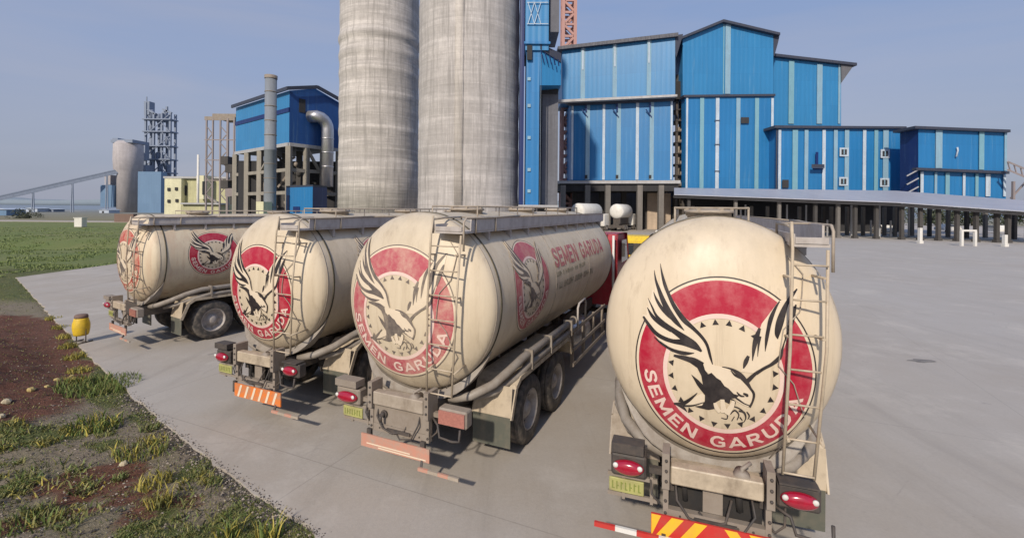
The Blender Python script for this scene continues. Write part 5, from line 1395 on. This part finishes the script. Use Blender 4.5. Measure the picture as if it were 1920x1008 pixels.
# ------------------------------------------------------------------ distant preheater tower, silo, blue boxes, conveyor
T = empty('preheater_tower', (0, 0, 0), 0, 'distant grey-blue open preheater tower with stepped top', 'tower')
mb = MB(); Yt = 260
xa, xb = at(272, HOR, Yt).x, at(318, HOR, Yt).x
for fx in (0, .33, .66, 1):
    for fy in (0, 1): x = xa + (xb - xa) * fx; y = Yt + fy * 4; mb.box(x - .5, x + .5, y - .5, y + .5, 0, zat(270, 212 if fx > .2 else 192, Yt))
for py in (225, 248, 275, 300, 325, 350): z = zat(297, py, Yt); mb.box(xa - 1, xb + 1, Yt - 1.5, Yt + 5, z, z + .6)
for k in range(12): mb.bar((xa + (xb - xa) * (k % 3) / 3, Yt - 1, 6 + k * 4), (xa + (xb - xa) * (k % 3 + 1) / 3, Yt - 1, 10 + k * 4), .4)
for k in range(9): mb.bar((xb, Yt - 1, 5 + k * 5), (xa + (xb - xa) * .66, Yt - 1, 10 + k * 5), .4)
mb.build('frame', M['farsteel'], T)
for i, (px, py0, py1, w_) in enumerate(((284, 205, 228, 14), (300, 213, 232, 12), (314, 208, 230, 12), (283, 235, 250, 9), (303, 240, 262, 10), (318, 255, 275, 8), (285, 258, 290, 12), (300, 285, 310, 12), (315, 290, 318, 12), (283, 305, 330, 14), (303, 330, 352, 14))):
    c_ = at(px, py1, Yt + 2); t_ = zat(px, py0, Yt + 2); rr = w_ / 2 * Yt / F * .8; c_.x = xa + (c_.x - xa) * .86; mb = MB()
    mb.lathe([(rr * .3, 0), (rr, (t_ - c_.z) * .45), (rr, (t_ - c_.z) * .9), (rr * .5, t_ - c_.z)], (c_.x, Yt + 2, c_.z), 'z', 14); mb.build('cyclone', M['farsteel'], T)
mb = MB(); c_ = at(275, 190, Yt); mb.box(c_.x - 1.5, c_.x + 1.5, Yt, Yt + 4, zat(275, 215, Yt), c_.z); mb.bar(at(277, 205, Yt), at(292, 214, Yt), 1); mb.bar((c_.x, Yt, c_.z), (c_.x, Yt, c_.z + 2.5), .4); mb.build('head_frame', M['farsteel'], T); mb = MB(); mb.bar(at(313, 212, Yt), at(313, 200, Yt), .9); mb.bar(at(305, 205, Yt), at(322, 212, Yt), .9); mb.build('head_frame', M['farsteel'], T)
Sx = at(240, HOR, 240)
fsil = empty('silo', (Sx.x, 240, 0), 0, 'small distant silo with wide rounded head left of the grey preheater tower', 'silo')
mb = MB(); k = 240 / F; zz = lambda py: at(238, py, 240).z
mb.lathe([(17 * k, 0), (17 * k, zz(325)), (22 * k, zz(318)), (23 * k, zz(300)), (22.5 * k, zz(272)), (19 * k, zz(266))], (0, 0, 0), 'z', 40); mb.build('shaft', M['farconc'], fsil)
mb = MB(); mb.box(-18 * k, 22 * k, -5, 5, zz(270) + .1, zz(264)); mb.box(-18 * k, -8 * k, -4, 4, zz(264) + .05, zz(261)); mb.build('head_deck', M['farsteel'], fsil)
cd = empty('conveyor_gallery', (0, 0, 0), 0, 'dark hooded gallery joining the small distant silo to the preheater tower', 'conveyor')
tbox(cd, 'hood', M['farsteel'], 250, 272, 266, 300, 252, 3); tbox(cd, 'lower_hood', M['farsteel'], 262, 273, 309, 330, 252, 6)
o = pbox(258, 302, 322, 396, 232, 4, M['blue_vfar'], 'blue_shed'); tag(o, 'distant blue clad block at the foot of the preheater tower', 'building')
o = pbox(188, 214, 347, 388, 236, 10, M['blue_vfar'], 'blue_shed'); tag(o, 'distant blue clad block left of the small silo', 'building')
o = pbox(196, 207, 328, 346, 238, 5, M['farconc'], 'hopper_house'); tag(o, 'tiny pale hopper house above the leftmost distant blue block', 'building')
for i, (a_, b_, c0, c1) in enumerate(((226, 236, 345, 400), (240, 252, 340, 398), (256, 262, 345, 398))):
    pass
cv = empty('conveyor', (0, 0, 0), 0, 'long thin inclined conveyor on trestles crossing the hazy left background', 'conveyor')
mb = MB(); mh = MB()
A_, B_ = at(-120, 402, 205), at(262, 315, 240)
for off in (0, 1.8):
    mb.bar(A_ + Vector((0, 0, off)), B_ + Vector((0, 0, off)), .5)
for k in range(60): a = A_.lerp(B_, k / 60); b_ = A_.lerp(B_, (k + 1) / 60); mb.bar(a + Vector((0, 0, 1.8 * (k % 2))), b_ + Vector((0, 0, 1.8 * ((k + 1) % 2))), .3)
mh.bar(A_ + Vector((0, .2, 1)), B_ + Vector((0, .2, 1)), .6, 1.2)
mb.build('truss', M['farsteel'], cv); mh.build('belt', M['farsteel'], cv)
for px in (-20, 47, 122, 192):
    f_ = (px + 120) / 382; p = A_.lerp(B_, f_); mb = MB(); mb.bar((p.x - .6, p.y, 0), (p.x - .2, p.y, p.z), .35); mb.bar((p.x + .6, p.y, 0), (p.x + .2, p.y, p.z), .35); mb.build('trestle', M['farsteel'], cv)
# things along the far road
def shed(px0, px1, py0, py1, Y, m, label, cat='shed', name='shed'):
    a = at(px0, py1, Y); b_ = at(px1, py0, Y); e_ = empty(name, (0, 0, 0), 0, label, cat)
    mb = MB(); mb.box(a.x, b_.x, Y, Y + 6, 0, b_.z * .8); mb.build('wall', m, e_)
    mb = MB(); z = b_.z * .8; mb.extrude([(a.x - .4, Y - .4, z + .003), (b_.x + .4, Y - .4, z + .003), ((a.x + b_.x) / 2, Y - .4, b_.z)], (0, 7, 0)); mb.build('roof', M['shed'], e_)
    mb = MB(); mb.box(a.x + (b_.x - a.x) * .3, a.x + (b_.x - a.x) * .5, Y - .05, Y, 0, b_.z * .5); mb.build('door', M['interior'], e_)
shed(48, 70, 389, 403, 230, M['shed'], 'small distant pale shed above the dark bush, left one of two')
shed(72, 100, 391, 403, 236, M['farsteel'], 'wider distant grey-blue shed right of the small pale one')
shed(186, 204, 392, 404, 215, M['shed'], 'small white hut at the foot of the leftmost distant blue block')
shed(108, 150, 397, 404, 260, M['farconc'], 'long low distant grey building in the haze behind the white box')
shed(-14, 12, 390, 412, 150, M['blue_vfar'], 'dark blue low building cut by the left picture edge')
p = gp(151, 425); mb = MB(); mb.bbox(-.65, .65, -.5, .5, -.02, 1.45, .05); mb.box(-.72, .72, -.56, .56, 1.451, 1.55)
o = mb.build('utility_box', M['white_paint']); o.location = p; tag(o, 'white utility box standing alone at the far side of the field', 'utility box')
o = pbox(214, 250, 401, 415, 100, 1, M['brick_brown'], 'wall_section'); tag(o, 'low brown wall section beyond the field at left', 'wall')

def foliage(name, px, pybase, Y, wpx, hpx, label, cat, n=900, m='leaf', trunk=True, group=None):
    b0 = gp(px, pybase) if Y is None else Vector((at(px, HOR, Y).x, Y, 0)); Y = b0.y; k = Y / F
    e_ = empty(name, b0, 0, label, cat, group); hh = hpx * k; ww = wpx * k / 2
    if trunk:
        mb = MB(); mb.tube([(0, 0, 0), (.1, 0, hh * .3), (0, .1, hh * .6)], .2, 8, rs=[hh * .035, hh * .025, hh * .01])
        for q in range(5): a = q * 1.3; mb.tube([(0, 0, hh * (.3 + .05 * q)), (math.cos(a) * ww * .6, math.sin(a) * ww * .6, hh * (.5 + .07 * q))], .1, 6, rs=[hh * .015, hh * .005])
        mb.build('trunk', M['bark'], e_)
    mb = MB(); clumps = [(Vector((random.gauss(0, .45) * ww, random.gauss(0, .45) * ww, hh * random.uniform(.25 if trunk else .1, .92))), random.uniform(.25, .5) * ww) for _ in range(14)]
    for i in range(n):
        c, r_ = random.choice(clumps); v = Vector((random.gauss(0, 1), random.gauss(0, 1), random.gauss(0, .8))).normalized() * r_ * random.uniform(.6, 1.1)
        p = c + v; p.z = max(.05, p.z); s_ = random.uniform(.25, .6) * max(.25, ww * .14); ax = Vector((random.gauss(0, 1), random.gauss(0, 1), random.gauss(0, 1))).normalized(); bx_ = ax.orthogonal().normalized(); cx_ = ax.cross(bx_)
        mb.add([p - bx_ * s_, p + cx_ * s_ * .6, p + bx_ * s_, p - cx_ * s_ * .6], [(0, 1, 2, 3)])
    mb.build('crown', M[m], e_, recalc=False)
foliage('bush', 42, 409, None, 42, 12, 'dark bush at the far edge of the field, right of the dark blue building', 'bush', 700, 'leaf_dull', False)
foliage('bush', 72, 408, None, 24, 8, 'lower dark bush just right of the bigger dark bush', 'bush', 400, 'leaf_dull', False)
foliage('tree', 1056, 0, 108, 22, 118, 'narrow green tree between the elevator tower and the slanted roof building', 'tree', 1200)
foliage('tree', 1275, 0, 104, 16, 110, 'green tree seen through the gap beside the gabled blue building', 'tree', 900)
foliage('tree', 1735, 0, 130, 70, 42, 'dull green tree behind the canopy, below the left end of the far right block', 'tree', 1400, 'leaf_dull')
foliage('tree', 1822, 0, 132, 80, 38, 'dull green tree behind the canopy, beneath the right half of the far right block', 'tree', 1400, 'leaf_dull')
foliage('tree', 1905, 0, 120, 80, 42, 'dull green tree behind the canopy at the right picture edge', 'tree', 1400, 'leaf_dull')

# parked cars seen under the canopy
def car(px, Y, rz, m, label):
    p = at(px, HOR, Y); e_ = empty('parked_car', (p.x, Y, 0), rz, label, 'car', 'parked cars seen through the canopy columns')
    prof = [(-2.1, .35), (-2.15, .75), (-2.0, .95), (-1.5, 1.0), (-1.1, 1.42), (.6, 1.45), (1.15, 1.0), (1.95, .88), (2.1, .6), (2.1, .35)]
    mb = MB(); mb.loft([[(x, -.80, z) for x, z in prof], [(x, -.86, .5 + (z - .5) * .97) for x, z in prof], [(x, .86, .5 + (z - .5) * .97) for x, z in prof], [(x, .80, z) for x, z in prof]], True, True); bd = mb.build('body', m, e_)
    mb = MB()
    for s_ in (-1, 1): mb.add([(-1.35, s_ * .875, 1.02), (.95, s_ * .875, 1.02), (.5, s_ * .84, 1.36), (-1.0, s_ * .84, 1.36)], [(0, 1, 2, 3)])
    mb.build('side_window', M['glass'], bd)
    for x in (-1.35, 1.3):
        for s_ in (-1, 1):
            a, b_ = MB(), MB(); a.lathe([(.2, -.1), (.32, -.1), (.33, 0), (.32, .1), (.2, .1)], (x, s_ * .78, .33), 'y', 18); wh = a.build('wheel', M['rubber'], e_); b_.lathe([(.2, -.105), (.2, .105)], (x, s_ * .78, .33), 'y', 14); b_.build('rim', M['rim'], wh)
car(1778, 88, R(10), M['white_paint'], 'white parked car seen side-on between the canopy columns')
car(1868, 84, R(70), M['white_paint'], 'farthest right white parked car under the canopy, its end turned to the viewer')
car(1655, 80, R(80), M['white_paint'], 'white parked car in the dark part of the canopy, leftmost of the three')

# far tanker trucks parked by building B
def small_tanker(px, Y, yaw, tm, label):
    p = at(px, HOR, Y); e_ = empty('tanker_truck', (p.x, Y, 0), -yaw, label, 'tanker truck', 'distant white tankers under the blue building')
    mb = MB(); mb.lathe([(.05, -.3), (.7, -.22), (1.1, -.08), (1.25, .12), (1.25, 6), (1.0, 6.3), (.1, 6.5)], (0, 0, 3.35), 'y', 32); mb.build('tank', tm, e_)
    mb = MB(); mb.box(-.5, .5, -.3, 8.6, .9, 1.25); mb.box(-.6, .6, .2, 5.8, 1.25, 2.3); mb.box(-1.2, 1.2, -.35, -.2, .55, 1.0); mb.build('chassis', M['dark'], e_)
    mb = MB(); mb.box(-.3, .3, .4, 5.6, 4.49, 4.6); mb.build('walkway', M['walk'], e_)
    for y in (1.2, 2.5, 7.8):
        for s_ in (-1, 1): mb = MB(); mb.lathe([(.3, -.3), (.5, -.28), (.52, 0), (.5, .28), (.3, .3)], (s_ * .95, y, .52), 'x', 20); wh = mb.build('wheel', M['rubber'], e_); mb = MB(); mb.lathe([(.28, -.31), (.28, .31)], (s_ * .95, y, .52), 'x', 12); mb.build('rim', M['rim'], wh)
    mb = MB(); mb.bbox(-1.15, 1.15, 6.9, 8.8, .8, 2.9, .12); cb = mb.build('cab', M['white_paint'], e_); mb = MB(); mb.box(-1.0, 1.0, 8.801, 8.83, 1.8, 2.6); mb.build('windscreen', M['glass'], cb)
small_tanker(1083, 74, R(38), M['white_paint'], 'distant white-ended tanker truck directly behind the second truck, left of two')
small_tanker(1156, 79, R(28), M['white_paint'], 'distant white-ended tanker truck further right, seen below the blue building')
# yellow cab lorry ahead of the row
p = at(1186, HOR, 20.5)
lo = empty('lorry', (p.x, 20.5, 0), R(-24), 'yellow cab lorry with grey load bed parked ahead of the tanker row', 'lorry')
mb = MB(); prof = [(-.2, .8), (-.2, 2.3), (0, 2.5), (1.2, 2.5), (1.6, 1.8), (1.75, 1.6), (1.75, .6), (0.2, .6)]
mb.loft([[(-.95, y, z) for y, z in prof], [(-1.02, y, z) for y, z in prof], [(1.02, y, z) for y, z in prof], [(.95, y, z) for y, z in prof]], True, True)
cb = mb.build('cab', M['yellow_paint'], lo)
mb = MB(); mb.box(-.8, .8, -.23, -.205, 1.7, 2.2); mb.build('rear_window', M['glass'], cb)
mb = MB(); mb.box(-1.1, 1.1, -5, -.35, 1.0, 1.15); 
for x in (-1.1, 1.06): mb.box(x, x + .04, -5, -.35, 1.151, 1.75)
mb.box(-1.06, 1.06, -5, -4.96, 1.151, 1.75); mb.build('load_bed', M['walk'], lo)
mb = MB(); mb.box(-.4, .4, -5, 1.4, .7, .98); mb.build('chassis', M['dark'], lo)
for y in (-3.8, 1.0):
    for s_ in (-1, 1): mb = MB(); mb.lathe([(.25, -.2), (.42, -.18), (.44, 0), (.42, .18), (.25, .2)], (s_ * .88, y, .44), 'x', 20); wh = mb.build('wheel', M['rubber'], lo); mb = MB(); mb.lathe([(.22, -.21), (.22, .21)], (s_ * .88, y, .44), 'x', 12); mb.build('rim', M['rim'], wh)

# oil stain patch objects are part of the slab shader; a few scraps on the slab
mb = MB(); p = gp(1728, 676)
for k in range(14):
    a = k * .45; r_ = .35 + .12 * math.sin(k * 2.1)
    r_ = .24 + .05 * math.sin(k * 2.1) + random.uniform(-.03, .03); mb.v.append((math.cos(a) * r_ * 1.3, math.sin(a) * r_ * .55, .004))
mb.f.append(tuple(range(14))); mb.m.append(0); mb.s.append(False)
M['stain'] = paint('oil_stain', (.16, .145, .13), (.3, .28, .26), .9, .6, 3, streak=False)
o = mb.build('oil_stain', M['stain'], recalc=False); o.location = p; tag(o, 'dark stain on the open concrete right of the nearest tanker', 'stain', kind='structure')
print('objects', len(bpy.data.objects))
